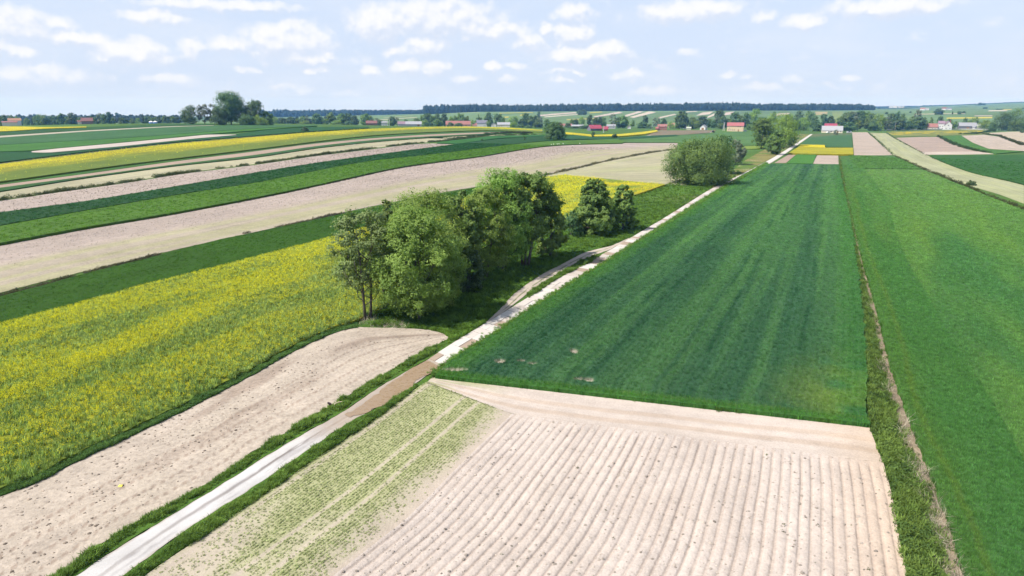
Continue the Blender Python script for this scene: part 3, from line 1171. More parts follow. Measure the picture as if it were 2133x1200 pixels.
E_BEIGE_TOP = ext([(0, 399), (177, 371), (354, 347), (539, 328), (650, 310), (768, 297), (886, 288), (1010, 280.5), (1130, 280)], left=600)
E_BEIGE_BOT = ext([(0, 417), (127, 398), (253, 381), (380, 360), (539, 341), (650, 324), (768, 310), (853, 299), (903, 296), (954, 290), (1026, 282.5), (1130, 281.5)], left=600)
E_BROWN_BOT = ext([(0, 391), (177, 367.5), (354, 343.5), (539, 322), (650, 305), (768, 292), (853, 286), (1010, 278), (1068, 276.5)], left=600)
E_BROWN_TOP = ext([(0, 384.5), (177, 362), (354, 337), (539, 314), (650, 299), (768, 288), (886, 280), (1010, 275), (1068, 275)], left=600)
E_RAPE2_BOT = ext([(0, 378), (152, 357), (278, 340), (539, 309.5), (650, 295.5), (768, 282), (869, 276), (1010, 271), (1051, 271), (1130, 275)], left=600)
E_RAPE2_TOP = ext([(0, 342), (177, 320), (354, 300), (539, 285), (650, 275.5), (768, 268.5), (886, 265), (1010, 264), (1051, 266), (1130, 271)], left=600)
E_PATH_BOT = ext([(0, 341), (177, 319), (354, 299), (539, 284), (650, 274.7), (768, 268)], left=600)
E_PATH_TOP = ext([(0, 338), (177, 316.5), (354, 297), (539, 282.3), (650, 273.6), (768, 267.3)], left=600)
HILL = 760.0

# ------------------------------------------------------------------ left hillside strips, from the trees up to the crest
f_rape = field('rapeseed_field', E_RAPE_CROP, E_RAPE_TOP, RAPE_G, h=.32, n=220, m=60, mat='rape_sparse', colfn=rape_near_cols, rag=.35,
               label='wide flowering rapeseed field, green with yellow bloom, beside the tree clump')
f_verge0 = field('grass_verge', E_RAPE_BOT, [(p[0], p[1] - 13) for p in E_RAPE_BOT], GRASS_DK, h=.10, n=120, m=4, mat='grass', rag=.25,
                 label='dark grass margin between the rapeseed and the bare soil strip', cat='verge')
f_clover = field('clover_field', [(x, y - .0) for x, y in E_RAPE_TOP[:-1]], E_CLOVER_TOP, CLOVER, h=.35, n=200, m=22, mat='crop', rag=.25,
                 label='deep green crop strip between the rapeseed and the long pink soil strip')
f_pink = field('ploughed_field', E_PINK_BOT, E_PINK_TOP, SOIL_PINK, h=.05, n=240, m=40, mat='clod', colfn=pink_cols, rag=.3,
               label='long pinkish bare soil strip with pale green seedling bands, sweeping up the hill')
f_bright = field('wheat_field', E_BRIGHT_BOT, E_BRIGHT_TOP, BRIGHT, h=.6, n=200, m=14, mat='crop', rag=.25, label='bright grass green crop strip above the pink soil strip')
f_dark = field('wheat_field', [(x, y - 1) for x, y in E_BRIGHT_TOP[:-1]], E_DARK_TOP, DARK, h=.75, n=200, m=12, mat='crop', rag=.25, label='dark green crop strip above the bright green strip')
f_pale2 = field('ploughed_field', E_DARK_TOP[:-2] + [(946, 301)], E_PALE2_TOP + [(945, 300.5)], SOIL_PINK, h=.05, n=180, m=10, mat='clod', rag=.2, maxd=HILL,
                label='narrow pale pink soil strip ending in a point beside the dark green strip')
f_wedge = field('clover_field', [(910, 298), (954, 299.5), (1034, 288), (1136, 282.5)], [(910, 296), (954, 291), (1026, 283), (1136, 280)], S(62, 118, 50), h=.5, n=60, m=6, mat='crop', maxd=HILL,
                label='small medium green wedge at the tip of the narrow pale strip')
f_beige = field('stubble_field', E_BEIGE_BOT, E_BEIGE_TOP, SPROUT, h=.05, n=180, m=10, mat='stubble', rag=.2, maxd=HILL, label='beige seedling strip between two dark hedge lines')
f_thin = field('clover_field', [(x, y - 1) for x, y in E_BEIGE_TOP[:-1]], E_BROWN_BOT, S(66, 108, 52), h=.4, n=160, m=5, mat='crop', maxd=HILL, label='thin green strip above the beige seedling strip')
f_brown = field('ploughed_field', E_BROWN_BOT, E_BROWN_TOP, S(192, 170, 150), h=.05, n=160, m=5, mat='soil', maxd=HILL, label='thin brownish soil strip below the upper rapeseed')
f_marg2 = field('grass_verge', E_BROWN_TOP, [(x, y + .3) for x, y in E_RAPE2_BOT[:-1]], S(78, 122, 50), h=.15, n=160, m=4, mat='grass', maxd=HILL,
                label='green grass margin along the upper rapeseed strip', cat='verge')
f_rape2 = field('rapeseed_field', E_RAPE2_BOT, E_RAPE2_TOP, RAPE_Y, h=.75, n=220, m=20, mat='rape_sparse', colfn=rape_far_cols, rag=.3, maxd=HILL,
                label='long yellow rapeseed strip curving over the hill crest')
f_path = field('farm_track', E_PATH_BOT, E_PATH_TOP, S(186, 178, 160), h=.06, n=160, m=3, mat='soil', maxd=HILL, label='thin grey track along the top of the upper rapeseed', cat='track')
f_dk2 = field('wheat_field', [(x, y - .5) for x, y in E_PATH_TOP], ext([(0, 316), (66, 316), (253, 305), (450, 283), (491, 280), (539, 271.5), (650, 264), (768, 264)], left=600), S(50, 98, 50), h=.6, n=180, m=10,
              mat='crop', maxd=HILL, label='dark green strip below the white soil sliver')
f_sliver = field('ploughed_field', [(66, 317), (101, 318), (253, 304.5), (400, 289), (492, 281)], [(66, 315), (118, 309.5), (236, 299), (350, 288.5), (434, 280.3), (492, 280.3)], S(222, 208, 196), h=.75, n=90, m=5, mat='soil', maxd=HILL,
                 label='slim whitish soil sliver lying in the green hillside')
f_green3 = field('wheat_field', ext([(0, 315), (66, 314), (118, 308.5), (236, 298), (350, 287.5), (434, 279.3), (539, 271)], left=600), ext([(0, 302), (253, 288), (539, 267), (660, 262.5)], left=600), S(80, 132, 54), h=.6, n=160, m=8,
                 mat='crop', maxd=HILL, label='lighter green strip above the white soil sliver')
f_teal = field('wheat_field', ext([(0, 301.5), (253, 287.5), (539, 266.5), (660, 262)], left=600), ext([(0, 287), (177, 274.5), (354, 264.5), (446, 261.5), (539, 260.5), (660, 260)], left=600), TEAL, h=.6, n=160, m=8, mat='crop', maxd=HILL,
               label='bluish green strip in front of the crest trees')
f_pale3 = field('farm_track', ext([(0, 286.5), (177, 274), (354, 264.3), (446, 261.5)], left=600), ext([(0, 283), (177, 271.8), (354, 263), (446, 261)], left=600), S(206, 198, 176), h=.6, n=100, m=3, mat='soil', maxd=HILL,
                label='thin pale strip running to the foot of the crest trees', cat='track')
f_dk3 = field('clover_field', ext([(0, 282.5), (177, 271.5), (354, 262.8), (446, 260.8)], left=600), ext([(0, 274), (81, 269), (177, 265.5), (330, 259), (446, 258.5)], left=600), S(60, 102, 50), h=.5, n=100, m=6, mat='crop', maxd=HILL,
              label='dark green strip just below the hill crest')
f_yel3 = field('rapeseed_field', ext([(0, 273.5), (50, 271), (85, 268), (180, 265)], left=600), ext([(0, 263), (50, 263.5), (85, 265), (180, 263.5)], left=600), RAPE_Y, h=.9, n=70, m=6, mat='rape', maxd=HILL,
               label='small bright yellow rapeseed patch at the far end of the crest')

# the patch of rapeseed and the pale field behind the trees
f_rape3 = field('rapeseed_field', [(1150, 470), (1180, 442), (1240, 425), (1323, 406), (1385, 384.5)], [(1127, 369), (1181, 365.5), (1230, 369), (1300, 376), (1384, 383.5)], RAPE_Y, h=.6, n=90, m=40, mat='rape_sparse', rag=.3,
                colfn=lambda f, b: mixc(S(134, 156, 62), RAPE_Y, sstep(fbm(f.V / 5 , f.U / 14, 3, 141), .30, .58)), label='yellow rapeseed patch behind the two round alders')
f_stub = field('stubble_field', [(1132, 368), (1181, 366), (1230, 369), (1300, 376), (1384, 384), (1432, 386)], [(1130, 366.8), (1203, 351), (1254, 338), (1309, 326), (1355, 318), (1410, 311)], SPROUT, h=.06, n=100, m=30, mat='stubble', colfn=stubble_cols, rag=.2,
               label='pale striped seedling field behind the yellow patch')

# ------------------------------------------------------------------ near left: bare soil, verges, road
f_soil1 = field('ploughed_field', ext(E_VERGE_L, left=520), E_SOIL_TOP, SOIL, h=.03, n=300, m=90, mat='clod', colfn=ploughed_cols, rag=.2, smooth=False,
                label='bare ploughed soil strip with tyre marks beside the chalk road')
f_vl = field('grass_verge', ext(E_ROAD_L, left=520) + [(905, 740), (941, 715)], ext(E_VERGE_L, left=520), GRASS, h=.07, n=150, m=5, mat='grass', rag=.2,
             label='rough grass verge between the ploughed soil and the chalk road', cat='verge')
f_road = field('farm_road', ext(E_ROAD_R, left=520), ext(E_ROAD_L, left=520), S(230, 226, 222), h=.05, n=260, m=26, mat='road', colfn=road_cols, rag=.12, cat='road',
               label='white chalk farm road running from the picture bottom to the puddle')
f_vr = field('grass_verge', ext(E_VERGE_R, left=520), ext(E_ROAD_R[:-1], left=520), GRASS, h=.07, n=120, m=5, mat='grass', rag=.2,
             label='rough grass verge between the chalk road and the sprouting field', cat='verge')
f_bed = field('road_bed', E_SLAB_R, E_SLAB_L, S(206, 192, 174), h=.03, n=260, m=6, mat='road', rag=.1, cat='road', label='sandy bed under the concrete slab road')
f_loop = field('sand_track', E_LOOP_R, E_LOOP_L, S(220, 205, 188), h=.045, n=120, m=24, mat='road', colfn=loop_cols, rag=.12, cat='track', label='curved sandy passing track beside the slab road')
f_isle = field('grass_verge', [(1102, 621), (1156, 584), (1230, 546), (1252, 533)], [(1098, 612), (1150, 578), (1205, 546), (1246, 530)], GRASS, h=.07, n=50, m=5, mat='grass', rag=.15, cat='verge',
               label='narrow grass island between the slab road and the sandy track')
f_meadow = field('meadow', [(930, 722), (941, 714), (986, 688), (1012, 672), (1048, 637), (1069, 612), (1123, 574), (1190, 540), (1217, 525), (1274, 512), (1325, 486), (1369, 463), (1408, 438), (1482, 391), (1545, 362)],
                 [(939, 694), (935, 689.5), (850, 682), (752, 678), (755, 665), (850, 610), (1000, 550), (1150, 482), (1250, 437), (1323, 406), (1385, 384), (1440, 372), (1500, 358), (1540, 355)], S(76, 116, 42), h=.05, n=160, m=40, mat='grass', colfn=meadow_cols,
                 label='grassy strip under the roadside trees')
f_olive = field('meadow', [(1484, 391), (1544, 363), (1597, 335), (1624, 320.5), (1643, 307.5), (1687, 280)], [(1484, 372), (1530, 352), (1552, 334), (1580, 318), (1610, 302), (1666, 279)], S(140, 142, 76), h=.06, n=100, m=16, mat='grass', colfn=olive_cols,
                label='olive flowering meadow between the big willow and the road')

# ------------------------------------------------------------------ right side of the road
W_BOT = [(904, 782), (1005, 792), (1140, 807), (1402, 838), (1537, 853), (1706, 865), (1808, 882)]
f_wheat = field('wheat_field', [(906, 781), (934, 753), (981, 726), (1039, 689), (1110, 642), (1183, 595), (1254, 553), (1320, 510), (1369, 480), (1420, 449), (1502, 395), (1556, 367), (1597, 341)],
                [(1808, 882), (1807, 850), (1803, 725), (1797, 640), (1789, 578), (1779, 510), (1772, 459), (1755, 385), (1747, 342)], WHEAT, h=.40, n=420, m=240, mat='crop', colfn=wheat_cols, hfn=lambda f: -.36 * bare(f.X, f.Y), rag=.3,
                label='large dark green wheat field between the slab road and the weedy ditch')
f_bank = field('ditch_bank', [(1990, 1850), (1922, 1380), (1890, 1200), (1883, 1165), (1868, 1100), (1858, 1025), (1843, 980), (1828, 915), (1812, 880), (1808, 825), (1803, 725), (1797, 640), (1789, 578), (1779, 510), (1772, 459), (1755, 385), (1748, 325)],
               [(2300, 1850), (2090, 1380), (2003, 1195), (1983, 1110), (1963, 1050), (1933, 980), (1913, 925), (1893, 880), (1873, 815), (1853, 765), (1833, 675), (1812, 600), (1799, 560), (1787, 510), (1778, 459), (1760, 385), (1750, 325)], GRASS_DK, h=.08, n=200, m=10, mat='grass',
               colfn=lambda f, b: mixc(S(84, 116, 50), S(178, 160, 134), sstep(f.T + .4 * (fbm(f.X / 1.2, f.Y / 2, 3, 151) - .5), .62, .85)), rag=.15, label='weedy ditch bank with bleached dead stalks', cat='bank')
L_DIV = [(2600, 1850), (2340, 1380), (2133, 958), (2063, 826), (1993, 726), (1933, 614), (1890, 548), (1863, 475), (1845, 405), (1800, 352), (1782, 324)]
f_rd = field('wheat_field', [(2310, 1850), (2094, 1380), (2007, 1195), (1987, 1110), (1967, 1050), (1937, 980), (1917, 925), (1897, 880), (1877, 815), (1857, 765), (1837, 675), (1816, 600), (1803, 560), (1790, 510), (1780, 459), (1762, 385), (1751, 325)], L_DIV,
             S(84, 132, 68), h=.40, n=300, m=60, mat='crop', colfn=right_dark_cols, rag=.25, label='darker green band of wheat along the weedy ditch')
f_rl = field('wheat_field', L_DIV[:-1] + [(1800, 352)], [(5200, 1850), (3500, 1300), (2900, 860), (2500, 610), (2300, 512), (2133, 437), (2063, 412), (2013, 390), (1963, 369), (1921, 353)], S(104, 146, 74), h=.42, n=300, m=120, mat='crop', colfn=right_light_cols, rag=.2,
             label='mottled lighter green wheat field at the right of the picture')
f_rtop = field('wheat_field', [(1784, 350), (1850, 351), (1919, 351.5)], [(1768, 323.5), (1810, 323.5), (1859, 323.5)], S(96, 138, 68), h=.44, n=50, m=20, mat='crop', rag=.2, label='bright green rectangle at the top of the ditch field')
f_sprout = field('sprouting_field', ext(E_VERGE_R, left=520) + [(890, 795)], [(20, 1850), (500, 1380), (600, 1288), (690, 1202), (850, 1079), (950, 976), (1066, 862)], SPROUT, h=.03, n=220, m=110, mat='soil', colfn=sprout_cols,
                 label='pale field with drilled rows of green seedlings beside the road')
H_LOW = [(888, 798), (980, 832), (1066, 862), (1220, 886), (1380, 906), (1560, 928), (1700, 946), (1839, 964)]
f_head = field('headland', H_LOW, W_BOT, SOIL_POTATO, h=.03, n=260, m=60, mat='soil', colfn=headland_cols, rag=.1, label='pale turning strip with wheel tracks between wheat and potato ridges')
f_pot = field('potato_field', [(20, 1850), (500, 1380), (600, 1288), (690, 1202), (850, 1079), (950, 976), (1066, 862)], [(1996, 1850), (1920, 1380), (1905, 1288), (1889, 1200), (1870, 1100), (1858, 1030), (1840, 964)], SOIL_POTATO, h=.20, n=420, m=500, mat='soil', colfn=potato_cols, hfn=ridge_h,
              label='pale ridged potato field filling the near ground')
# small plots at the far end of the road
f_p1 = field('ploughed_field', [(1613, 339.5), (1637, 339.5)], [(1643, 322), (1659, 321.5)], SOIL_BROWN, h=.06, n=16, m=12, mat='rows', label='small brown soil plot beside the road, left of the green plot')
f_p2 = field('clover_field', [(1639, 340), (1693, 341)], [(1660, 321.5), (1701, 322)], S(86, 142, 54), h=.35, n=16, m=14, mat='crop', label='small bright green plot between two brown soil plots')
f_p3 = field('ploughed_field', [(1693, 341), (1747, 343)], [(1703, 322), (1746, 323.5)], S(204, 186, 170), h=.06, n=16, m=14, mat='rows', label='small pinkish soil plot at the corner of the wheat')
f_y1 = field('rapeseed_field', [(1642, 319), (1700, 320.5), (1778, 321.5)], [(1663, 306), (1720, 307.5), (1777, 307.5)], RAPE_Y, h=.85, n=40, m=14, mat='rape_sparse', rag=.3, label='yellow rapeseed plot beside the far end of the road',
             colfn=lambda f, b: mixc(S(168, 172, 50), RAPE_Y, fbm(f.X / 10, f.Y / 10, 3, 161) * 1.2))
f_y2 = field('rapeseed_field', [(1663, 306), (1719, 307.5)], [(1668, 301), (1718, 302)], S(214, 198, 38), h=.95, n=24, m=6, mat='rape', rag=.3, label='brightest yellow rapeseed strip at the top of the far plot')
f_g1 = field('wheat_field', [(1668, 301), (1718, 302), (1721, 306.5), (1776, 307)], [(1693, 279), (1718, 278.3), (1735, 278), (1774, 278)], TEAL, h=.6, n=40, m=20, mat='crop', label='green field in front of the grey roofed farmhouse',
             colfn=lambda f, b: mixc(b, S(128, 128, 84), sstep(f.T + .3 * (1 - f.S), .75, 1.0) * .7))
f_b1 = field('ploughed_field', [(1779, 324), (1820, 324), (1859, 323)], [(1775, 275.5), (1792, 275.5), (1807, 275.5)], S(204, 187, 170), h=.06, n=24, m=60, mat='rows', label='long brown soil strip at the top of the wheat')
f_s1 = field('stubble_field', [(2133, 424), (2080, 404), (2023, 388), (1938, 358), (1888, 340), (1860, 323), (1828, 292), (1811, 276.5)], [(2133, 386), (2013, 356), (1963, 337), (1929, 322), (1904, 309), (1863, 287), (1846, 277.5)], S(188, 190, 150), h=.08, n=120, m=24, mat='stubble', colfn=stubble_cols, rag=.15,
             label='greyish green mown strip climbing to the dark grove')
f_b2 = field('ploughed_field', [(1926, 321.5), (2000, 321), (2069, 320)], [(1866, 287), (1910, 285.5), (1956, 285)], S(192, 172, 156), h=.06, n=40, m=30, mat='rows', label='brown soil field with a pale lower edge at the right')
f_b2e = field('ploughed_field', [(1927, 322.3), (2000, 322), (2070, 321)], [(1918, 317), (1990, 316), (2058, 316)], S(220, 204, 186), h=.08, n=30, m=6, mat='soil', label='pale dry edge of the brown soil field')
f_g2 = field('wheat_field', [(2075, 320), (2022, 311), (1985, 299), (1960, 285)], [(2133, 315), (2058, 311), (2026, 298), (2002, 282.5)], S(86, 134, 56), h=.45, n=50, m=12, mat='crop', label='narrow green wedge between two pinkish soil fields')
f_b3 = field('ploughed_field', [(2170, 318), (2133, 314.5), (2060, 310), (2026, 297), (2003, 282.5)], [(2250, 318), (2160, 308), (2113, 297), (2088, 286), (2050, 280.5)], S(206, 190, 172), h=.06, n=50, m=16, mat='rows', label='pinkish soil field curving over the right hand rise')
f_b4 = field('ploughed_field', [(2300, 330), (2160, 307), (2113, 295), (2090, 284.5), (2060, 279)], [(2300, 282), (2200, 277), (2133, 274), (2100, 274.5), (2062, 276.8)], S(208, 194, 168), h=.06, n=50, m=12, mat='rows', label='furthest pale soil field below the big dark trees at right')
f_g3 = field('wheat_field', [(2600, 600), (2300, 452), (2133, 382), (2023, 358), (1975, 341), (1938, 325)], [(2600, 330), (2300, 325), (2133, 322.5), (2060, 323), (1990, 323.5), (1940, 323.5)], S(64, 112, 48), h=.55, n=100, m=40, mat='crop', rag=.25,
             label='dark green field beyond the pale mown strip at right')
f_y4 = field('meadow', [(1863, 284.5), (1953, 283), (2048, 279.5), (2064, 276)], [(1847, 274.5), (1930, 272.5), (2000, 271.5), (2060, 271)], S(136, 146, 78), h=.1, n=60, m=14, mat='grass', label='meadow with yellow flower patches below the white house',
             colfn=lambda f, b: mixc(b, S(214, 190, 44), sstep(fbm(f.U / 16, f.V / 9, 3, 171), .50, .62) * sstep(f.T, .2, .5)))
# ------------------------------------------------------------------ middle distance, beyond the crest
f_m1 = field('wheat_field', [(1200, 298), (1301, 296.5), (1377, 296.5), (1412, 296.5), (1500, 304), (1580, 303)], [(1180, 293), (1290, 289), (1352, 284), (1420, 281), (1490, 277), (1572, 273.5)], S(92, 132, 68), h=.5, n=80, m=14, mat='crop', label='soft green field stretching behind the big round willow',
             colfn=lambda f, b: mixc(b, S(104, 144, 80), sstep(fbm(f.U / 40, f.V / 9, 3, 173), .4, .7)))
f_m2 = field('wheat_field', [(1290, 290.5), (1345, 288), (1415, 283)], [(1290, 287.5), (1345, 283), (1408, 280.5)], S(48, 96, 56), h=.6, n=30, m=4, mat='crop', label='dark green wedge behind the big round willow')
f_m3 = field('meadow', [(1345, 283), (1417, 281), (1478, 276.5)], [(1372, 272), (1430, 271.3), (1492, 271.3)], S(148, 134, 108), h=.3, n=30, m=8, mat='grass', label='brownish fallow field below the red brick house')
f_m4 = field('rapeseed_field', [(1178, 278), (1237, 284), (1290, 283.5), (1340, 279.5), (1371, 273.5)], [(1178, 275), (1237, 280.5), (1290, 279.3), (1330, 275.5), (1368, 270.8)], S(200, 188, 50), h=.9, n=50, m=5, mat='rape', label='yellow rapeseed strip below the crimson roofed barn')
f_m5 = field('farm_track', [(1292, 289.5), (1330, 286), (1358, 283)], [(1292, 288), (1330, 284.5), (1355, 281.5)], S(190, 180, 156), h=.5, n=20, m=3, mat='soil', label='pale track behind the yellow strip', cat='track')
f_m6 = field('meadow', [(1545, 312), (1590, 309)], [(1548, 300), (1590, 301)], S(142, 166, 68), h=.3, n=14, m=8, mat='grass', label='yellowish green meadow beside the roadside willows')
f_m7 = field('clover_field', [(1136, 282.5), (1180, 290), (1290, 289)], [(1136, 278), (1180, 280), (1290, 285)], S(56, 104, 56), h=.5, n=30, m=6, mat='crop', label='dark green field behind the lone round bush')

FAR = [  # lower edge, upper edge, colour, word
    ([(1119, 242.5), (1160, 239), (1200, 236)], [(1119, 240), (1160, 236.2), (1200, 233.5)], (.44, .37, .32), 'pale pink'),
    ([(1134, 244.5), (1210, 238.5)], [(1134, 242.8), (1210, 236.8)], (.46, .42, .33), 'whitish'),
    ([(1237, 245.5), (1297, 235)], [(1237, 242), (1290, 232.7)], (.44, .37, .31), 'pinkish'),
    ([(1303, 243.5), (1340, 232.8)], [(1302, 240), (1330, 231.7)], (.45, .38, .32), 'bare'),
    ([(1320, 245.5), (1367, 233.8)], [(1312, 243.8), (1352, 232)], (.46, .40, .32), 'sandy'),
    ([(1371, 247.3), (1409, 238.8)], [(1371, 244.5), (1405, 237)], (.44, .38, .30), 'thin beige'),
    ([(1429, 234.2), (1453, 232.3)], [(1430, 232.6), (1450, 231.4)], (.45, .38, .32), 'tiny pale'),
    ([(1450, 241), (1478, 238)], [(1464, 234), (1486, 232.5)], (.46, .39, .31), 'broad pale'),
    ([(1473, 246), (1488, 240.5)], [(1475, 242), (1488, 236)], (.46, .40, .32), 'short pale'),
    ([(1508, 240.5), (1522, 238.5)], [(1512, 234), (1530, 232.5)], (.44, .36, .30), 'small brown'),
    ([(1610, 241), (1638, 240.3)], [(1622, 236), (1646, 235.3)], (.42, .36, .30), 'pinkish brown'),
    ([(1700, 239.5), (1723, 238.5)], [(1698, 233), (1724, 232.8)], (.33, .28, .14), 'ochre'),
    ([(1739, 257), (1742, 257)], [(1733, 232.6), (1758, 232.6)], (.17, .22, .06), 'yellowish green'),
    ([(741, 240.8), (819, 238.2)], [(741, 239.3), (819, 237)], (.33, .34, .16), 'faint pale'),
    ([(790, 250.5), (868, 245.3)], [(790, 249), (868, 244)], (.36, .36, .22), 'thin whitish'),
    ([(800, 246), (860, 241.5)], [(800, 244.8), (860, 240.5)], (.25, .28, .13), 'faint light'),
    ([(1050, 245.2), (1060, 244.4)], [(1050, 243.4), (1060, 242.8)], (.45, .38, .03), 'small yellow'),
    ([(1083, 241), (1097, 238.8)], [(1083, 239.5), (1095, 237.6)], (.45, .38, .03), 'bright yellow'),
    ([(1228, 236), (1255, 234)], [(1228, 234), (1252, 232.3)], (.36, .34, .05), 'yellow tinged'),
    ([(1905, 238.5), (2010, 237)], [(1905, 237.2), (2010, 235.7)], (.40, .38, .24), 'long pale'),
    ([(1972, 247), (2067, 246)], [(1972, 245), (2067, 243.8)], (.44, .38, .04), 'thin yellow'),
    ([(2030, 242), (2067, 241.8)], [(2030, 240.6), (2067, 240.4)], (.42, .35, .28), 'short pinkish'),
    ([(2058, 231.8), (2098, 231.3)], [(2060, 229.7), (2098, 229.4)], (.46, .42, .34), 'upper pale'),
    ([(2088, 229), (2108, 228.8)], [(2090, 227.6), (2106, 227.5)], (.42, .36, .06), 'upper yellow'),
    ([(1180, 250.5), (1245, 247.5)], [(1180, 248.3), (1245, 246)], (.38, .34, .08), 'lower yellowish'),
    ([(900, 237), (1000, 234.5)], [(900, 235.8), (1000, 233.2)], (.20, .26, .09), 'light green'),
    ([(1000, 240), (1090, 236.5)], [(1000, 238.4), (1090, 235)], (.10, .18, .05), 'fresh green'),
    ([(1040, 236.5), (1110, 234.8)], [(1040, 235.3), (1110, 233.8)], (.36, .34, .06), 'pale yellow'),
]
for A_, B_, c_, w_ in FAR:
    field('distant_field', A_, B_, tuple(v * .72 for v in c_), h=.5, n=24, m=3, mat='far', maxd=3200.0, label=w_ + ' strip on the distant slope below the forest', smooth=False)

# ------------------------------------------------------------------ the concrete slabs of the road, one by one
def build_slabs():
    ra = unproject(*np.array(smooth_poly(E_SLAB_R, 600)).T, 0.03)
    la = unproject(*np.array(smooth_poly(E_SLAB_L, 600)).T, 0.03)
    fr, lr = frac_of(ra)
    fl, ll = frac_of(la)
    L = (lr + ll) / 2

    def pt(P, f, t):
        return np.array([np.interp(t, f, P[:, k]) for k in range(2)])
    mats = [plain_mat('concrete', (0.40, 0.362, 0.325), .85, .2, .10, 1.2, bump=.01), plain_mat('worn_concrete', (0.355, 0.31, 0.27), .85, .2, .16, .9, bump=.01),
            plain_mat('muddy_concrete', (0.26, 0.20, 0.15), .8, .2, .18, .8, bump=.01), plain_mat('light_concrete', (0.43, 0.40, 0.365), .85, .2, .10, 1.2, bump=.01)]
    root = f_bed.obj
    r = random.Random(5)
    s = 0.6
    i = 0
    while s < L - 4 and i < 150:
        ln = r.choice([1.5, 1.5, 2.0, 3.0])
        t0, t1 = s / L, (s + ln - .07) / L
        a0, a1, b0, b1 = pt(ra, fr, t0), pt(ra, fr, t1), pt(la, fl, t0), pt(la, fl, t1)
        i0, i1 = .04 + r.uniform(0, .012), .96 - r.uniform(0, .012)
        mid = .5 + r.uniform(-.03, .03)
        spans = [(i0, i1)] if r.random() < .6 else [(i0, mid - .012), (mid + .012, i1)]
        sk = r.uniform(-.015, .015)
        for u0, u1 in spans:
            q = [a0 + (b0 - a0) * u0, a1 + (b1 - a1) * u0, a1 + (b1 - a1) * u1, a0 + (b0 - a0) * u1]
            dr = (a1 - a0) / np.linalg.norm(a1 - a0)
            q = [q[0], q[1], q[2] + dr * sk, q[3] + dr * sk]
            z = .055 + r.uniform(-.012, .018)
            c = sum(q) / 4
            zc = float(terrain(c[0], c[1]))
            tl = r.uniform(-.012, .012)
            tops = [(p[0] - c[0], p[1] - c[1], z + .03 + (tl if k in (0, 1) else -tl)) for k, p in enumerate(q)]
            bots = [(p[0], p[1], z - .10) for p in tops]
            me = bpy.data.meshes.new('slab')
            me.from_pydata(tops + bots, [], [(0, 1, 2, 3)[::-1], (4, 5, 6, 7), (0, 4, 5, 1)[::-1], (1, 5, 6, 2)[::-1], (2, 6, 7, 3)[::-1], (3, 7, 4, 0)[::-1]])
            bm = bmesh.new()
            bm.from_mesh(me)
            bmesh.ops.recalc_face_normals(bm, faces=bm.faces)
            bm.to_mesh(me)
            bm.free()
            k = r.random()
            muddy = (s < 16 and k < .28) or (46 < s < 56 and k < .75) or k < .06
            me.materials.append(mats[2] if muddy else (mats[1] if k < .35 else (mats[3] if k > .7 else mats[0])))
            link('slab', me, parent=root, loc=(c[0], c[1], zc))
            i += 1
        s += ln
    # beyond, where single slabs are no longer told apart, one pale strip
    t0 = s / L
    tt = np.linspace(t0, 1, 80)
    RA = np.stack([pt(ra, fr, t) for t in tt])
    LA = np.stack([pt(la, fl, t) for t in tt])
    a = RA + (LA - RA) * .06
    b = RA + (LA - RA) * .94
    V = np.concatenate([np.c_[a, terrain(a[:, 0], a[:, 1]) + .10], np.c_[b, terrain(b[:, 0], b[:, 1]) + .10]])
    n = len(tt)
    F = np.stack([np.arange(n - 1), np.arange(1, n), n + np.arange(1, n), n + np.arange(n - 1)], -1)
    me = mesh_np('slab_surface', V, F, [M['road']], {'col': ('FLOAT_COLOR', np.full((len(V), 3), .40) * np.array([1.02, .95, .86]))}, uv=np.zeros((len(V), 2)))
    o = link('slab_surface', me, parent=root)
    o['kind'] = 'stuff'


build_slabs()


def build_puddle():
    m, T, out = new_mat('muddy_water')
    geo = T.new('ShaderNodeNewGeometry')
    n = T.noise(geo.outputs['Position'], .5, 4.0)
    n2 = T.noise(geo.outputs['Position'], 2.2, 4.0)
    c = T.mix(n, (0.195, 0.132, 0.078), (0.25, 0.185, 0.125))
    r = T.smooth(n2, .35, .65, .16, .5)
    principled(T, out, c, r, .45)
    M['mudwater'] = m
    A = [(728, 869), (760, 862), (790, 846), (830, 822), (866, 797), (890, 780), (915, 763)]
    B = [(722, 866), (736, 853), (758, 836), (790, 812), (835, 783), (870, 762), (892, 751)]
    f = field('puddle', A, B, (0.36, 0.24, 0.12), h=.085, n=90, m=10, mat='mudwater', rag=.55, skirt=False, kind='structure', label='brown muddy puddle across the chalk road where the slabs begin', cat='puddle')
    return f


f_puddle = build_puddle()
# ------------------------------------------------------------------ crops and weeds scattered over the near fields
def lift(p, k=2.0):
    q = dict(p)
    q['col'] = p['col'] * k
    return q


def near_dens(k, dmax, p=2.0):
    return lambda x, y: np.minimum(dmax, k / cdist(x, y) ** p)


def spacing_scale(p, k, lo, hi):
    return np.clip(cdist(p['X'], p['Y']) * k, lo, hi)


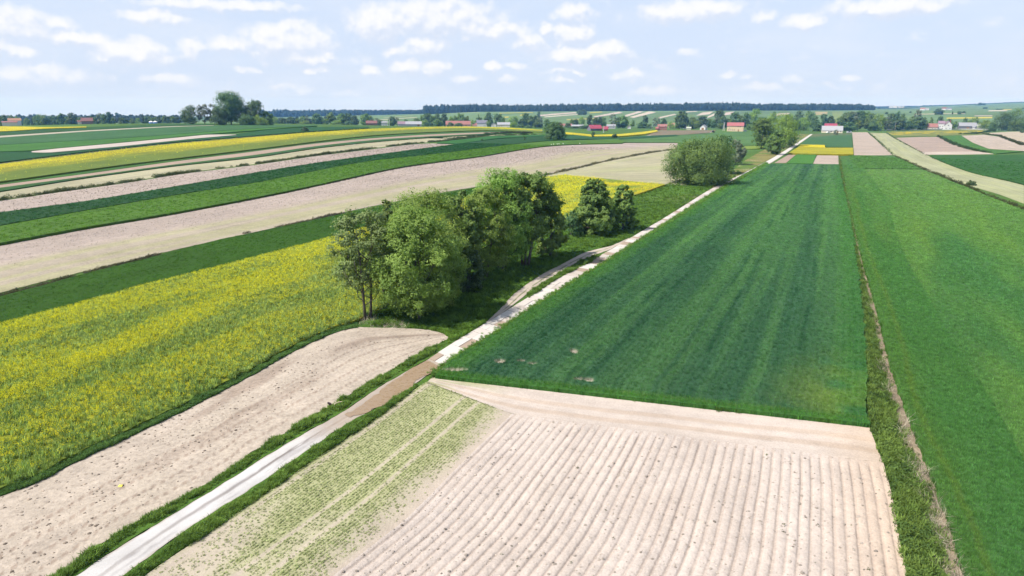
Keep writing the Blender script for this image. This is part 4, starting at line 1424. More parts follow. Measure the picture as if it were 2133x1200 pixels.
# wheat left of the ditch, wheat right of it
p = sample_field(f_wheat, 130000, near_dens(9e4, 14, 2.0), mask=lambda o, r: (cdist(o['X'], o['Y']) < 220 + 260 * r.random(len(o['X']))) & (bare(o['X'], o['Y']) < .35 + .5 * r.random(len(o['X']))) & ((np.abs((o['V'] / .62) % 1 - .5) < .27) | (r.random(len(o['X'])) < .25)), seed=1)
scatter('wheat_plants', 'wheat', lift(p), spacing_scale(p, .0105, .7, 2.6), -.28, zscale=np.full(len(p['X']), 1.0), label='dense dark green wheat plants of the large field', colvar=.16)
p = sample_field(f_rd, 45000, near_dens(9e4, 22, 2.0), mask=lambda o, r: cdist(o['X'], o['Y']) < 170 + 260 * r.random(len(o['X'])), seed=2)
scatter('wheat_plants', 'wheat', lift(p), spacing_scale(p, .0105, .55, 2.6), -.28, zscale=np.full(len(p['X']), 1.0), label='wheat plants of the darker band along the ditch', colvar=.16)
p = sample_field(f_rl, 60000, lambda x, y: np.where((np.abs(x) < y * .80 + 8), near_dens(9e4, 20, 2.0)(x, y), 0.0), mask=lambda o, r: cdist(o['X'], o['Y']) < 170 + 260 * r.random(len(o['X'])), seed=3)
scatter('wheat_plants', 'wheat', lift(p), spacing_scale(p, .0105, .55, 2.6), -.28, zscale=np.full(len(p['X']), 1.0), label='wheat plants of the mottled lighter field', colvar=.16)

# rapeseed beside the trees: green stems everywhere, yellow flower heads in drifts
inview = lambda o: np.abs(o['X']) < o['Y'] * .80 + 10
p = sample_field(f_rape, 42000, near_dens(9e4, 9, 2.0), mask=lambda o, r: inview(o) & (cdist(o['X'], o['Y']) < 260), seed=4)
pc = dict(p)
pc['col'] = mixc(np.array((0.19, 0.275, 0.075)), np.array((0.28, 0.35, 0.105)), fbm(p['X'] / 6, p['Y'] / 6, 3, 211))
scatter('rapeseed_stems', 'rapeleaf', pc, spacing_scale(p, .0105, .7, 2.4), -.06, zscale=np.full(len(p['X']), .95), label='green stems and leaves of the wide rapeseed field', colvar=.15)


def yellow_mask(o, r):
    drift = sstep(fbm(o['V'] / 7.0, o['U'] / 26.0, 4, 95), .36, .62)
    far = .16 + .84 * sstep(o['T'] + .15 * (fbm(o['U'] / 12, o['V'] / 6, 3, 99) - .5), .03, .50)
    return inview(o) & (cdist(o['X'], o['Y']) < 300) & (r.random(len(o['X'])) < .14 + .86 * drift * far)


p = sample_field(f_rape, 150000, near_dens(9e4, 14, 2.0), mask=yellow_mask, seed=5)
scatter('rapeseed_flowers', 'rapeflower', p, spacing_scale(p, .0090, .8, 2.0), .40, zscale=np.full(len(p['X']), 1.2), label='yellow flower heads drifting across the wide rapeseed field')
p = sample_field(f_rape3, 6500, seed=6, mask=lambda o, r: r.random(len(o['X'])) < .10 + .75 * sstep(fbm(o['V'] / 5, o['U'] / 14, 3, 141), .30, .58))
scatter('rapeseed_flowers', 'rapeflower', p, 1.8, .2, label='yellow flower heads of the patch behind the round alders')
p = sample_field(f_rape2, 16000, seed=7, mask=lambda o, r: inview(o) & (r.random(len(o['X'])) < .03 + .9 * sstep(o['T'] + .4 * (fbm(o['U'] / 25, o['V'] / 6, 3, 97) - .5), .36, .78)))
scatter('rapeseed_flowers', 'rapeflower', p, 2.4, .2, label='yellow flower heads of the upper hillside strip')

# rough grass of verges, meadow and field margins
GR = np.array((0.062, 0.125, 0.024))


def grass_cols(p, a=(0.075, 0.145, 0.030), b=(0.165, 0.25, 0.052), seed=221):
    return mixc(np.array(a), np.array(b), fbm(p['X'] / 1.8, p['Y'] / 1.8, 3, seed))


def verge(f, count, scale, label, seed, cut=None, a=(0.075, 0.145, 0.030), b=(0.165, 0.25, 0.052), dens=None, name='grass', key='grass'):
    p = sample_field(f, count, dens or near_dens(9e4, 30, 2.0), mask=cut or (lambda o, r: inview(o)), seed=seed)
    p['col'] = grass_cols(p, a, b, 221 + seed)
    n = len(p['X'])
    tall = .15 + 1.45 * fbm(p['X'] / 1.3, p['Y'] / 1.3, 3, 230 + seed) ** 1.4
    scatter(name, key, p, scale * tall, -.03, label=label, seed=seed, cat='grass')


verge(f_vl, 4800, .85, 'tufted green grass on the verge left of the chalk road', 11, cut=lambda o, r: inview(o) & (o['T'] > .18 + .25 * r.random(len(o['T']))))
verge(f_vr, 4400, .85, 'tufted green grass on the verge right of the chalk road', 12, cut=lambda o, r: inview(o) & (o['T'] < .85 - .25 * r.random(len(o['T']))))
verge(f_isle, 1500, 1.1, 'grass on the narrow island between slab road and sandy track', 13)
verge(f_verge0, 7000, .65, 'dark rank grass along the lower edge of the rapeseed', 14, a=(0.070, 0.145, 0.045), b=(0.13, 0.22, 0.06))
verge(f_meadow, 17000, 1.25, 'lush grass under and beside the roadside trees', 15, cut=lambda o, r: cdist(o['X'], o['Y']) < 330, b=(0.15, 0.25, 0.04))
# ragged edges of the wheat beside road and headland
rd = np.random.default_rng(77)


def edge_pts(poly, count, width, seed, colr, maxd=9000.0, h=0.0, dens=None):
    p = along(poly, count, width, seed, maxd, dens, h)
    p['col'] = np.asarray(colr)[None] * (0.75 + .5 * fbm(p['X'] / 3, p['Y'] / 3, 3, seed))[:, None]
    return p


dn = lambda x, y: 1 / cdist(x, y)
p = edge_pts([(906, 781), (934, 755), (981, 728), (1039, 690), (1110, 643), (1183, 596), (1254, 554), (1369, 481), (1502, 396), (1597, 341)], 3500, .7, 31, (0.12, 0.22, 0.045), dens=dn)
scatter('grass', 'grass', p, np.clip(cdist(p['X'], p['Y']) * .009, .7, 1.8), 0, label='light green grass edge of the wheat along the slab road', cat='grass')
p = edge_pts(W_BOT, 3600, .55, 32, (0.11, 0.20, 0.045), dens=dn)
scatter('grass', 'grass', p, .95, 0, label='grass edge of the wheat along the pale headland', cat='grass')
# ditch bank: leafy weeds on the left half, bleached stalks on the right half
nearbank = near_dens(1e5, 60, 2.0)
p = sample_field(f_bank, 3600, nearbank, mask=lambda o, r: (o['T'] < .60) | (r.random(len(o['T'])) < .08), seed=41)
p['col'] = grass_cols(p, (0.045, 0.090, 0.028), (0.135, 0.20, 0.050), 241)
scatter('weeds', 'weeds', p, np.clip(.30 + .8 * fbm(p['X'] / 1.6, p['Y'] / 1.6, 3, 242), .35, 1.1), -.05, label='leafy green weeds and nettles filling the ditch bank', cat='weeds')
p = sample_field(f_bank, 2600, nearbank, mask=lambda o, r: o['T'] < .45 + .45 * r.random(len(o['T'])), seed=42)
p['col'] = grass_cols(p, (0.08, 0.14, 0.03), (0.17, 0.24, 0.055), 243)
scatter('grass', 'grass', p, 1.1, 0, label='long grass growing through the ditch bank', cat='grass')
p = sample_field(f_bank, 1000, nearbank, mask=lambda o, r: (o['T'] > .58) & (fbm(o['X'] / 1.5, o['Y'] / 2.5, 2, 245) > .48), seed=43)
p['col'] = mixc(np.array((0.27, 0.23, 0.165)), np.array((0.42, 0.37, 0.29)), rd.random(len(p['X'])))
scatter('dead_stalks', 'dead', p, .8, .0, label='bleached dead stalks lying along the ditch bank', cat='stalks', tilt=.35)

# seedling rows of the pale field, potato shoots, clods
def row_mask(o, r):
    inrow = np.abs((o['V'] / .24) % 1.0 - .5) < .18
    cover = sstep(fbm(o['V'] / 4.5, o['U'] / 14.0, 3, 61), .15, .60)
    trk = np.ones(len(o['V']), bool)
    for v0 in (4.6, 6.2, .4, 9.4, 11.0):
        trk &= (np.abs(o['V'] - v0) > .13 + .12 * r.random(len(o['V']))) | (r.random(len(o['V'])) < .15)
    return inrow & trk & (r.random(len(o['V'])) < (.20 + .75 * cover) * (1 - .92 * sstep(o['T'] + .3 * (fbm(o['U'] / 6, o['V'] / 2, 2, 66) - .5), .78, 1.0)))


p = sample_field(f_sprout, 75000, near_dens(1e5, 60, 2.0), mask=row_mask, seed=51)
p['col'] = grass_cols(p, (0.27, 0.31, 0.135), (0.34, 0.37, 0.18), 251)
scatter('seedlings', 'sprout', p, .62, 0, label='rows of light green seedlings beside the verge', cat='seedlings')


def pot_mask(o, r):
    return (np.abs((o['V'] / .72) % 1.0 - .5) > .34) & (r.random(len(o['V'])) < .2 + sstep(o['T'], .15, .6) * (1 - sstep(o['S'], .55, 1.05))) & (r.random(len(o['V'])) < .75)


p = sample_field(f_pot, 1000, seed=52, mask=pot_mask)
p['col'] = grass_cols(p, (0.05, 0.06, 0.032), (0.11, 0.12, 0.06), 253)
scatter('potato_shoots', 'sprout', p, np.clip(.30 + .8 * rd.random(len(p['X'])) ** 3, .3, 1.05), -.01, label='small dark potato shoots on the pale ridges', cat='shoots')
p = sample_field(f_pot, 6000, near_dens(1e5, 60, 2.0), seed=53)
p['col'] = np.array((0.40, 0.345, 0.30))[None] * (0.8 + .35 * rd.random((len(p['X']), 1)))
scatter('soil_clods', 'clods', p, np.clip(.03 + .09 * rd.random(len(p['X'])) ** 4, .02, .12), .0, label='pale crumbs of soil on the potato ridges', cat='clods')
p = sample_field(f_soil1, 3200, near_dens(9e4, 40, 2.0), seed=54, mask=lambda o, r: inview(o) & (fbm(o['U'] / 16, o['V'] / 3.0, 4, 82) + .3 * o['T'] > .55))
p['col'] = np.array((0.27, 0.22, 0.18))[None] * (0.65 + .7 * rd.random((len(p['X']), 1)))
scatter('soil_clods', 'clods', p, np.clip(.025 + .10 * rd.random(len(p['X'])) ** 4, .02, .13), .0, label='dark soil clods on the ploughed strip by the road', cat='clods')
# bleached heap of cut twigs where the ploughed strip meets the first trees
p = edge_pts([(755, 670), (800, 676), (850, 683)], 90, 1.2, 55, (0.42, 0.36, 0.29))
scatter('cut_twigs', 'dead', p, .6, 0, label='pale cut twigs at the foot of the thin alder', cat='twigs', tilt=.6)

# ------------------------------------------------------------------ hedge, weed and edge-shade lines on the field edges
def hedge(name, poly, n, size, width, col, label, cat='hedge', key='bushes', maxd=HILL, seed=1, gaps=0.0, kind='stuff'):
    p = along(poly, n, width, seed, maxd)
    if gaps:
        k = fbm(p['X'] / 9, p['Y'] / 9, 2, seed + 300) > gaps
        p = {q: v[k] for q, v in p.items()}
    p['col'] = np.asarray(col)[None] * (0.7 + .6 * fbm(p['X'] / 4, p['Y'] / 4, 3, seed))[:, None]
    hh = size * (.55 + .9 * fbm(p['X'] / 7, p['Y'] / 7, 3, seed + 5))
    scatter(name, key, p, hh, -.1, label=label, cat=cat, seed=seed)


HB = (0.085, 0.105, 0.042)
hedge('hedge', [(x, y + .5) for x, y in E_BEIGE_BOT], 1500, .95, 1.0, HB, 'low dark hedge between the beige strip and the narrow pale strip', seed=61, gaps=.30)
hedge('hedge', [(x, y + .5) for x, y in E_BEIGE_TOP[:-1]], 1200, .55, .8, (0.075, 0.078, 0.036), 'dark weedy line along the upper edge of the beige strip', seed=62, gaps=.25)
hedge('hedge', [(886, 288), (954, 289), (1026, 281), (1130, 281)], 330, 1.1, 1.0, (0.035, 0.07, 0.02), 'dark hedge on the crest beside the green wedge', seed=63, gaps=.25)
hedge('hedge', [(1010, 279), (1068, 277), (1110, 278)], 160, 1.2, 1.5, (0.05, 0.045, 0.02), 'brown weedy bank at the crest end of the beige strip', seed=64)
hedge('weed_or_shade_line', E_PINK_TOP[:-3], 2600, .85, .9, (0.060, 0.056, 0.034), 'weedy line darkened as crop edge shade between the pink strip and the bright green strip', key='weeds', seed=65, cat='weeds')  # dark brown colour imitates the shade along the bright crop's lower edge
hedge('weed_or_shade_line', E_CLOVER_TOP[:8], 2000, .85, 1.0, (0.085, 0.080, 0.050), 'patchy dark weeds along the lower edge of the pink strip', key='weeds', seed=66, cat='weeds', gaps=.35)
hedge('hedge', [(1132, 367), (1169, 358), (1203, 351), (1254, 338), (1309, 327), (1355, 318.5), (1400, 312)], 460, .8, 1.0, (0.125, 0.12, 0.07), 'straggling grey green hedge between two pale seedling fields', seed=67)
hedge('weed_or_shade_line', E_PATH_TOP, 1100, .8, 1.0, (0.035, 0.065, 0.02), 'dark weeds beside the thin grey track', key='weeds', seed=68, cat='weeds')
hedge('weed_or_shade_line', E_RAPE2_BOT, 1300, .9, 1.5, (0.050, 0.090, 0.022), 'dark green weeds along the lower edge of the upper rapeseed', key='weeds', seed=69, cat='weeds')
hedge('weed_or_shade_line', ext([(118, 309), (236, 298.5), (350, 288), (434, 280)], left=40), 420, .7, .8, (0.04, 0.06, 0.02), 'dark line along the upper edge of the white soil sliver', key='weeds', seed=70, cat='weeds')
hedge('weed_or_shade_line', [(1862, 325), (1921, 352), (1963, 368), (2013, 389), (2063, 411), (2133, 436)], 900, 1.1, 1.6, (0.070, 0.078, 0.028), 'weedy bank between the mottled wheat and the pale mown strip', key='weeds', seed=71, cat='weeds', maxd=9000)
hedge('weed_or_shade_line', [(2133, 387), (2023, 358), (1963, 338), (1928, 323), (1904, 310), (1863, 288), (1847, 278)], 600, .9, 1.0, (0.060, 0.075, 0.026), 'weedy edge between the pale mown strip and the dark green field', key='weeds', seed=72, cat='weeds', maxd=9000)
hedge('weed_or_shade_line', [(1860, 323), (1828, 292), (1809, 276)], 300, 1.1, 1.2, (0.05, 0.08, 0.024), 'green weed line between the long brown strip and the mown strip', key='weeds', seed=73, cat='weeds', maxd=9000)
hedge('hedge', [(1953, 284), (1970, 292), (1985, 300), (2010, 309), (2040, 316), (2069, 320)], 260, 1.3, 1.6, (0.05, 0.075, 0.024), 'low hedge between the brown soil field and the green wedge', seed=74, maxd=9000)
hedge('hedge', [(2048, 279.5), (2080, 283), (2100, 291), (2133, 303)], 240, 1.4, 1.6, (0.055, 0.065, 0.022), 'low dark hedge between the two pinkish fields on the rise', seed=75, maxd=9000)
hedge('hedge', [(2000, 279.5), (2030, 279), (2050, 276.5), (2064, 273)], 160, 1.6, 2.5, (0.04, 0.075, 0.02), 'green scrub at the top of the yellow meadow', seed=76, maxd=9000)
hedge('weed_or_shade_line', [(1802, 650), (1790, 570), (1781, 505), (1773, 455), (1757, 385), (1749, 335)], 700, .8, .7, (0.11, 0.15, 0.04), 'thin weedy line of the ditch running up between the two wheat fields', key='weeds', seed=77, cat='weeds', maxd=9000)

# texture of the hillside crops: plant tufts and clods where they can still be told from a flat sheet
def strip_tufts(f, n, sc_, label, name, seed, key='wheat', zs=1.2, zo=-.30, maxr=420):
    p = sample_field(f, n, near_dens(9e4, 9, 1.5), mask=lambda o, r: inview(o) & (cdist(o['X'], o['Y']) < maxr), seed=seed)
    p = lift(p, 1.7)
    scatter(name, key, p, spacing_scale(p, .0095, 1.2, 3.2) * sc_, zo, zscale=np.full(len(p['X']), zs), label=label, colvar=.2, seed=seed)


strip_tufts(f_clover, 16000, 1.0, 'low leafy plants of the deep green strip above the rapeseed', 'clover_plants', 401, zs=.9)
strip_tufts(f_bright, 14000, 1.0, 'wheat plants of the bright grass green strip', 'wheat_plants', 402)
strip_tufts(f_dark, 12000, 1.0, 'wheat plants of the dark green strip on the hillside', 'wheat_plants', 403)
strip_tufts(f_g3, 7000, 1.0, 'wheat plants of the dark green field beyond the mown strip', 'wheat_plants', 404)
strip_tufts(f_rtop, 2500, 1.0, 'wheat plants of the bright green rectangle', 'wheat_plants', 405)
p = sample_field(f_pink, 15000, near_dens(9e4, 9, 1.3), mask=lambda o, r: inview(o) & (o['T'] > .35 + .3 * r.random(len(o['T']))) & (cdist(o['X'], o['Y']) < 420), seed=406)
p['col'] = np.array((0.31, 0.26, 0.22))[None] * (0.6 + .7 * rd.random((len(p['X']), 1)))
scatter('soil_clods', 'clods', p, np.clip(cdist(p['X'], p['Y']) * .00055, .05, .2), .02, label='coarse clods on the far side of the long pink soil strip', cat='clods')
p = sample_field(f_pale2, 3500, near_dens(9e4, 9, 1.0), mask=lambda o, r: inview(o) & (cdist(o['X'], o['Y']) < 420), seed=407)
p['col'] = np.array((0.255, 0.205, 0.17))[None] * (0.6 + .7 * rd.random((len(p['X']), 1)))
scatter('soil_clods', 'clods', p, np.clip(cdist(p['X'], p['Y']) * .0006, .06, .22), .02, label='clods on the narrow pale pink soil strip', cat='clods')
# ------------------------------------------------------------------ trees
M['bark'] = plain_mat('bark', (0.10, 0.085, 0.07), .95, .1, .35, 3.0, bump=.03)
M['bark_pale'] = plain_mat('pale_bark', (0.19, 0.165, 0.14), .95, .1, .3, 3.0, bump=.03)
M['leaf_willow'] = leaf_mat('willow_leaves', (0.132, 0.215, 0.040), (0.270, 0.375, 0.078), .40)
M['leaf_alder'] = leaf_mat('alder_leaves', (0.082, 0.142, 0.030), (0.195, 0.268, 0.060), .34)
M['leaf_thin'] = leaf_mat('thin_grey_leaves', (0.095, 0.130, 0.042), (0.185, 0.230, 0.074), .3)
M['leaf_dark'] = leaf_mat('dark_leaves', (0.045, 0.092, 0.030), (0.108, 0.172, 0.054), .28)
M['leaf_mid'] = leaf_mat('summer_leaves', (0.070, 0.134, 0.030), (0.168, 0.248, 0.060), .30)
M['leaf_wood'] = leaf_mat('forest_leaves', (0.018, 0.036, 0.016), (0.042, 0.066, 0.028), .2)
M['leaf_grey'] = leaf_mat('silver_leaves', (0.10, 0.125, 0.080), (0.20, 0.235, 0.150), .3)
M['leaf_needle'] = leaf_mat('needles', (0.018, 0.042, 0.018), (0.045, 0.082, 0.030), .12)

STYLES = {
    # mat, crown base, lobe size, leaf aspect, droop, outline
    'willow': ('leaf_willow', .04, .21, .40, .35, lambda t: np.sin(np.pi * np.clip(.16 + .80 * t, 0, 1)) ** .55),
    'alder': ('leaf_alder', .16, .17, .75, .0, lambda t: np.clip(1.05 - t, 0, 1) ** .48 * np.clip(.55 + 2.6 * t, 0, 1)),
    'tallalder': ('leaf_alder', .22, .18, .75, .0, lambda t: np.sin(np.pi * np.clip(.20 + .74 * t, 0, 1)) ** .6),
    'thin': ('leaf_thin', .22, .20, .7, .1, lambda t: np.sin(np.pi * np.clip(.18 + .72 * t, 0, 1)) ** .6),
    'round': ('leaf_mid', .08, .27, .7, .0, lambda t: np.sin(np.pi * np.clip(.14 + .80 * t, 0, 1)) ** .6),
    'dark': ('leaf_dark', .06, .27, .7, .0, lambda t: np.sin(np.pi * np.clip(.18 + .78 * t, 0, 1)) ** .55),
    'bush': ('leaf_dark', .0, .24, .7, .0, lambda t: np.sin(np.pi * np.clip(.30 + .66 * t, 0, 1)) ** .5),
    'poplar': ('leaf_dark', .14, .27, .7, .0, lambda t: np.sin(np.pi * np.clip(.10 + .78 * t, 0, 1)) ** .7),
    'silver': ('leaf_grey', .12, .20, .6, .1, lambda t: np.sin(np.pi * np.clip(.16 + .74 * t, 0, 1)) ** .7),
    'conifer': ('leaf_needle', .04, .17, .35, .3, lambda t: np.clip(1.02 - t, 0, 1) ** .9 * np.clip(.5 + 4 * t, 0, 1)),
}


def build_tree(seed, H, W, style, nleaf, leaf, stems=1, nlobes=22, barkkey='bark', cbase=None, sub=16):
    nlobes = int(nlobes * 1.6)
    matk, cb, ls, asp, droop, prof = STYLES[style]
    if cbase is not None:
        cb = cbase
    r = np.random.default_rng(seed)
    R = W / 2
    # lobes of the crown
    t = (np.arange(nlobes) + r.random(nlobes)) / nlobes
    t = r.permutation(t)
    pr = prof(t)
    ang = np.arange(nlobes) * 2.39996 + r.random(nlobes) * .9
    rad = R * pr * (0.40 + .58 * r.random(nlobes) ** .7)
    lob_r = np.maximum(ls * W * (0.62 + .6 * r.random(nlobes)) * (0.45 + .55 * pr), .06 * W)
    rad = np.minimum(rad, np.maximum(R * pr * 1.03 - lob_r * .75, 0.05 * R))
    zc = H * (cb + (1 - cb) * t)
    zc = np.clip(zc, lob_r * .55 + H * cb * .8, H - lob_r * .72)
    cx, cy = rad * np.cos(ang), rad * np.sin(ang)
    # one side leans a little so that no outline is symmetric
    lean = r.normal(size=2) * .05 * W
    cx += lean[0] * zc / H
    cy += lean[1] * zc / H
    L = np.stack([cx, cy, zc], -1)
    w = lob_r ** 2.1
    li = r.choice(nlobes, nleaf, p=w / w.sum())
    # sub clumps on each lobe
    sd = r.normal(size=(nlobes, sub, 3))
    sd /= np.linalg.norm(sd, axis=2, keepdims=True)
    sr = (0.55 + .5 * r.random((nlobes, sub, 1)))
    si = r.integers(0, sub, nleaf)
    d0 = sd[li, si] * sr[li, si]
    spread = (r.random((nleaf, 1)) ** .5) * .38
    dd = r.normal(size=(nleaf, 3))
    dd /= np.linalg.norm(dd, axis=1, keepdims=True)
    d = d0 + dd * spread
    d[:, 2] *= .82
    P = L[li] + d * lob_r[li][:, None]
    P[:, 2] = np.maximum(P[:, 2], .05 * H * r.random(nleaf) + .02)
    out = P - np.array([lean[0] * .5, lean[1] * .5, H * (cb + .42 * (1 - cb))])
    out /= np.maximum(np.linalg.norm(out, axis=1, keepdims=True), 1e-6)
    dn = d / np.maximum(np.linalg.norm(d, axis=1, keepdims=True), 1e-6)
    nrm = out * .45 + dn * .75 + np.array([0, 0, .40]) + r.normal(size=(nleaf, 3)) * .42
    ax = r.normal(size=(nleaf, 3)) + np.array([0, 0, -1.6 * droop])
    V, F = leaf_quads(P, nrm, ax, leaf * r.uniform(.6, 1.35, nleaf), asp)
    lt = r.normal(size=nlobes) * .16
    st = r.normal(size=(nlobes, sub)) * .14
    tint = np.clip(.5 + lt[li] + st[li, si] + r.normal(size=nleaf) * .18, 0, 1)
    crown = mesh_np('crown', V, F, [M[matk]], {'tint': ('FLOAT', np.repeat(tint, 4))})
    # trunk and limbs
    mb = MB()
    tr = max(.018 * H, .012 * W) * (1.0 if stems == 1 else .72)
    tops = []
    rr = random.Random(seed)
    for s in range(stems):
        a = 2 * math.pi * s / stems + rr.random()
        sp = 0 if stems == 1 else W * .05
        topr = 0.04 * W if stems == 1 else W * rr.uniform(.10, .22)
        zt = H * rr.uniform(.70, .88)
        pts, rads = [], []
        for k in range(7):
            f = k / 6
            q = sp * (1 - f) + topr * f
            pts.append((q * math.cos(a) + rr.gauss(0, .012) * W * f + lean[0] * f, q * math.sin(a) + rr.gauss(0, .012) * W * f + lean[1] * f, -.15 + (zt + .15) * f))
            rads.append(tr * (1.25 if k == 0 else 1) * (1 - .86 * f))
        mb.tube(pts, rads, 6)
        tops.append(pts)
    for i in range(nlobes):
        pts = tops[i % stems]
        zi = max(.12 * H, zc[i] - rr.uniform(.18, .32) * H * (.5 + .5 * rad[i] / max(R, .1)))
        zi = min(zi, pts[-1][2] * .97)
        f = (zi + .15) / (pts[-1][2] + .15)
        k = min(int(f * 6), 5)
        g = f * 6 - k
        p0 = Vector(pts[k]).lerp(Vector(pts[k + 1]), g)
        p1 = Vector(L[i])
        mid = p0.lerp(p1, .5) + Vector((0, 0, -.04 * H)) + Vector((rr.gauss(0, .02), rr.gauss(0, .02), 0)) * W
        br = tr * .42 * (1 - .55 * f)
        mb.tube([p0, mid, p1], [br, br * .7, br * .28], 5, cap=False)
        for q in range(2):
            e = p1 + Vector(sd[i, q]) * lob_r[i] * .8
            mb.tube([mid.lerp(p1, .55), p1.lerp(e, .5) + Vector((0, 0, .02 * H)), e], [br * .45, br * .3, br * .12], 4, cap=False)
    trunk = mb.mesh('trunk', M[barkkey], smooth=True)
    return trunk, crown


def plant_tree(name, meshes, P, scale, rotz, label, cat='tree', group=None):
    root = link(name, None, loc=P, rot=(0, 0, rotz), label=label, cat=cat, group=group)
    root.scale = scale if hasattr(scale, '__len__') else (scale,) * 3
    root.empty_display_size = 1
    link('trunk', meshes[0], root)
    link('crown', meshes[1], root)
    return root


def near_tree(px, base, top, wpx, style, nleaf, leaf, label, name='tree', seed=1, cat='tree', maxd=9000., Y=None, group=None, **kw):
    P = ground_at(px, base, maxd) if Y is None else at_depth(px, base, Y)
    if Y is not None:
        P[2] = terrain(P[0], P[1])
    H = at_depth(px, top, P[1])[2] - P[2]
    W = wpx * depth_of(P) / FPX
    m = build_tree(seed, H, W, style, nleaf, leaf, **kw)
    return plant_tree(name, m, P, 1, 0.0, label, cat, group)


# the trees of the roadside clump, from the nearest
near_tree(766, 664, 434, 135, 'thin', 8500, .30, 'thin greyish alder with bare forked trunks, nearest of the roadside clump, by the ploughed strip', 'alder_tree', 101, stems=3, nlobes=20, cbase=.32)
near_tree(806, 640, 418, 80, 'tallalder', 6500, .30, 'slim dark alder rising behind the thin greyish one in the roadside clump', 'alder_tree', 102, stems=2, nlobes=14, cbase=.35)
near_tree(868, 664, 432, 185, 'willow', 42000, .34, 'broad light green willow at the front of the roadside clump', 'willow_tree', 103, stems=4, nlobes=34, cbase=.13)
near_tree(893, 615, 394, 190, 'willow', 34000, .35, 'tall light green willow standing behind the front willow of the clump', 'willow_tree', 104, stems=3, nlobes=30, cbase=.15)
near_tree(958, 590, 398, 95, 'tallalder', 13000, .36, 'darker alder squeezed between the two willows of the roadside clump', 'alder_tree', 105, stems=1, nlobes=18, cbase=.25)
near_tree(1008, 578, 388, 120, 'willow', 22000, .34, 'yellowish green willow in the middle of the roadside clump, its leaning stem showing below', 'willow_tree', 106, stems=2, nlobes=24, cbase=.14)
near_tree(1046, 560, 352, 130, 'willow', 30000, .35, 'tallest pale willow of the roadside clump, with a feathery top', 'willow_tree', 107, stems=3, nlobes=30, cbase=.08)
near_tree(1094, 553, 360, 125, 'tallalder', 20000, .36, 'tall dark alder with a bundle of straight bare stems', 'alder_tree', 108, stems=5, nlobes=30, cbase=.36)
near_tree(1146, 536, 404, 85, 'alder', 14000, .34, 'dark alder at the far end of the roadside clump', 'alder_tree', 109, stems=1, nlobes=18, cbase=.05)
near_tree(975, 606, 520, 70, 'bush', 6000, .30, 'dark shady bush under the middle of the roadside clump', 'bush', 110, cat='bush', stems=3, nlobes=12)
near_tree(915, 640, 560, 90, 'willow', 6000, .32, 'low leafy willow branches hanging over the grass beside the front willow', 'bush', 111, cat='bush', stems=3, nlobes=12, cbase=.0)
near_tree(1232, 488, 375, 105, 'alder', 34000, .36, 'bigger of two round dark alders standing apart by the road', 'alder_tree', 112, stems=1, nlobes=36, cbase=.0)
near_tree(1297, 479, 384, 68, 'alder', 17000, .34, 'smaller of two dark alders standing apart, nearer the road', 'alder_tree', 113, stems=1, nlobes=26, cbase=.04)
near_tree(1190, 492, 440, 50, 'bush', 3500, .32, 'low scrub at the foot of the two round alders', 'bush', 114, cat='bush', stems=3, nlobes=10)
near_tree(1453, 383, 290, 136, 'round', 52000, .42, 'huge round willow standing alone beside the road', 'willow_tree', 115, stems=5, nlobes=30, cbase=.0)
near_tree(1498, 362, 281, 62, 'dark', 7000, .55, 'dark tree top showing behind the huge round willow', 'tree', 116, stems=1, nlobes=18)
near_tree(1532, 343, 290, 40, 'silver', 4500, .5, 'small greyish tree on the far side of the huge round willow', 'tree', 117, stems=1, nlobes=14)
near_tree(1622, 306, 236, 88, 'willow', 9000, .9, 'big pale willow by the far bend of the road', 'willow_tree', 118, stems=3, nlobes=34, cbase=.05)
near_tree(1585, 310, 246, 48, 'round', 5000, .8, 'round tree with a short trunk on the field side of the pale willows', 'tree', 119, stems=1, nlobes=18, cbase=.14)
near_tree(1613, 322, 272, 38, 'round', 4500, .7, 'small reddish green tree standing at the road edge before the pale willow', 'tree', 120, stems=1, nlobes=16, cbase=.04)
near_tree(1643, 304, 254, 36, 'dark', 4500, .7, 'dark green tree between the pale willow and the road', 'tree', 121, stems=1, nlobes=16, cbase=.06)
near_tree(1155, 292, 254, 48, 'bush', 9000, .75, 'lone round dark bush on the crest between the green strips', 'bush', 122, cat='bush', stems=4, nlobes=22, maxd=HILL)
# the clump on the hill crest
near_tree(396, 259, 220, 38, 'dark', 5000, .7, 'broad grey green tree standing first in the crest clump, apart to one side', 'tree', 131, maxd=HILL, nlobes=16, Y=590)
near_tree(427, 259.5, 217, 28, 'silver', 4200, .7, 'thin silvery tree second in the crest clump', 'tree', 132, nlobes=14, Y=600)
near_tree(448, 259.5, 217, 28, 'silver', 3600, .65, 'sparse silvery tree top leaning towards the tallest crest tree', 'tree', 133, nlobes=12, Y=604)
near_tree(457, 260.5, 224, 36, 'bush', 5000, .7, 'rounded green bush at the foot of the tallest crest tree', 'bush', 134, cat='bush', nlobes=16, Y=580)
near_tree(482, 260, 191, 60, 'poplar', 14000, .85, 'tallest tree of the crest clump, with a big domed head', 'poplar_tree', 135, nlobes=38, Y=592, cbase=.12)
near_tree(510, 260.5, 224, 34, 'dark', 4500, .75, 'very dark tree between the two tall trees of the crest clump', 'tree', 136, nlobes=14, Y=588)
near_tree(533, 260.5, 209, 46, 'poplar', 5500, .8, 'tall open crest tree with lighter green forked top', 'poplar_tree', 137, nlobes=18, Y=592, cbase=.3)
near_tree(543, 260.5, 239, 30, 'willow', 3200, .65, 'pale green bush at the end of the crest clump', 'bush', 138, cat='bush', nlobes=12, Y=572)
near_tree(556, 260.5, 231, 26, 'bush', 3800, .7, 'dark bush closing the end of the crest clump', 'bush', 139, cat='bush', nlobes=14, Y=588)
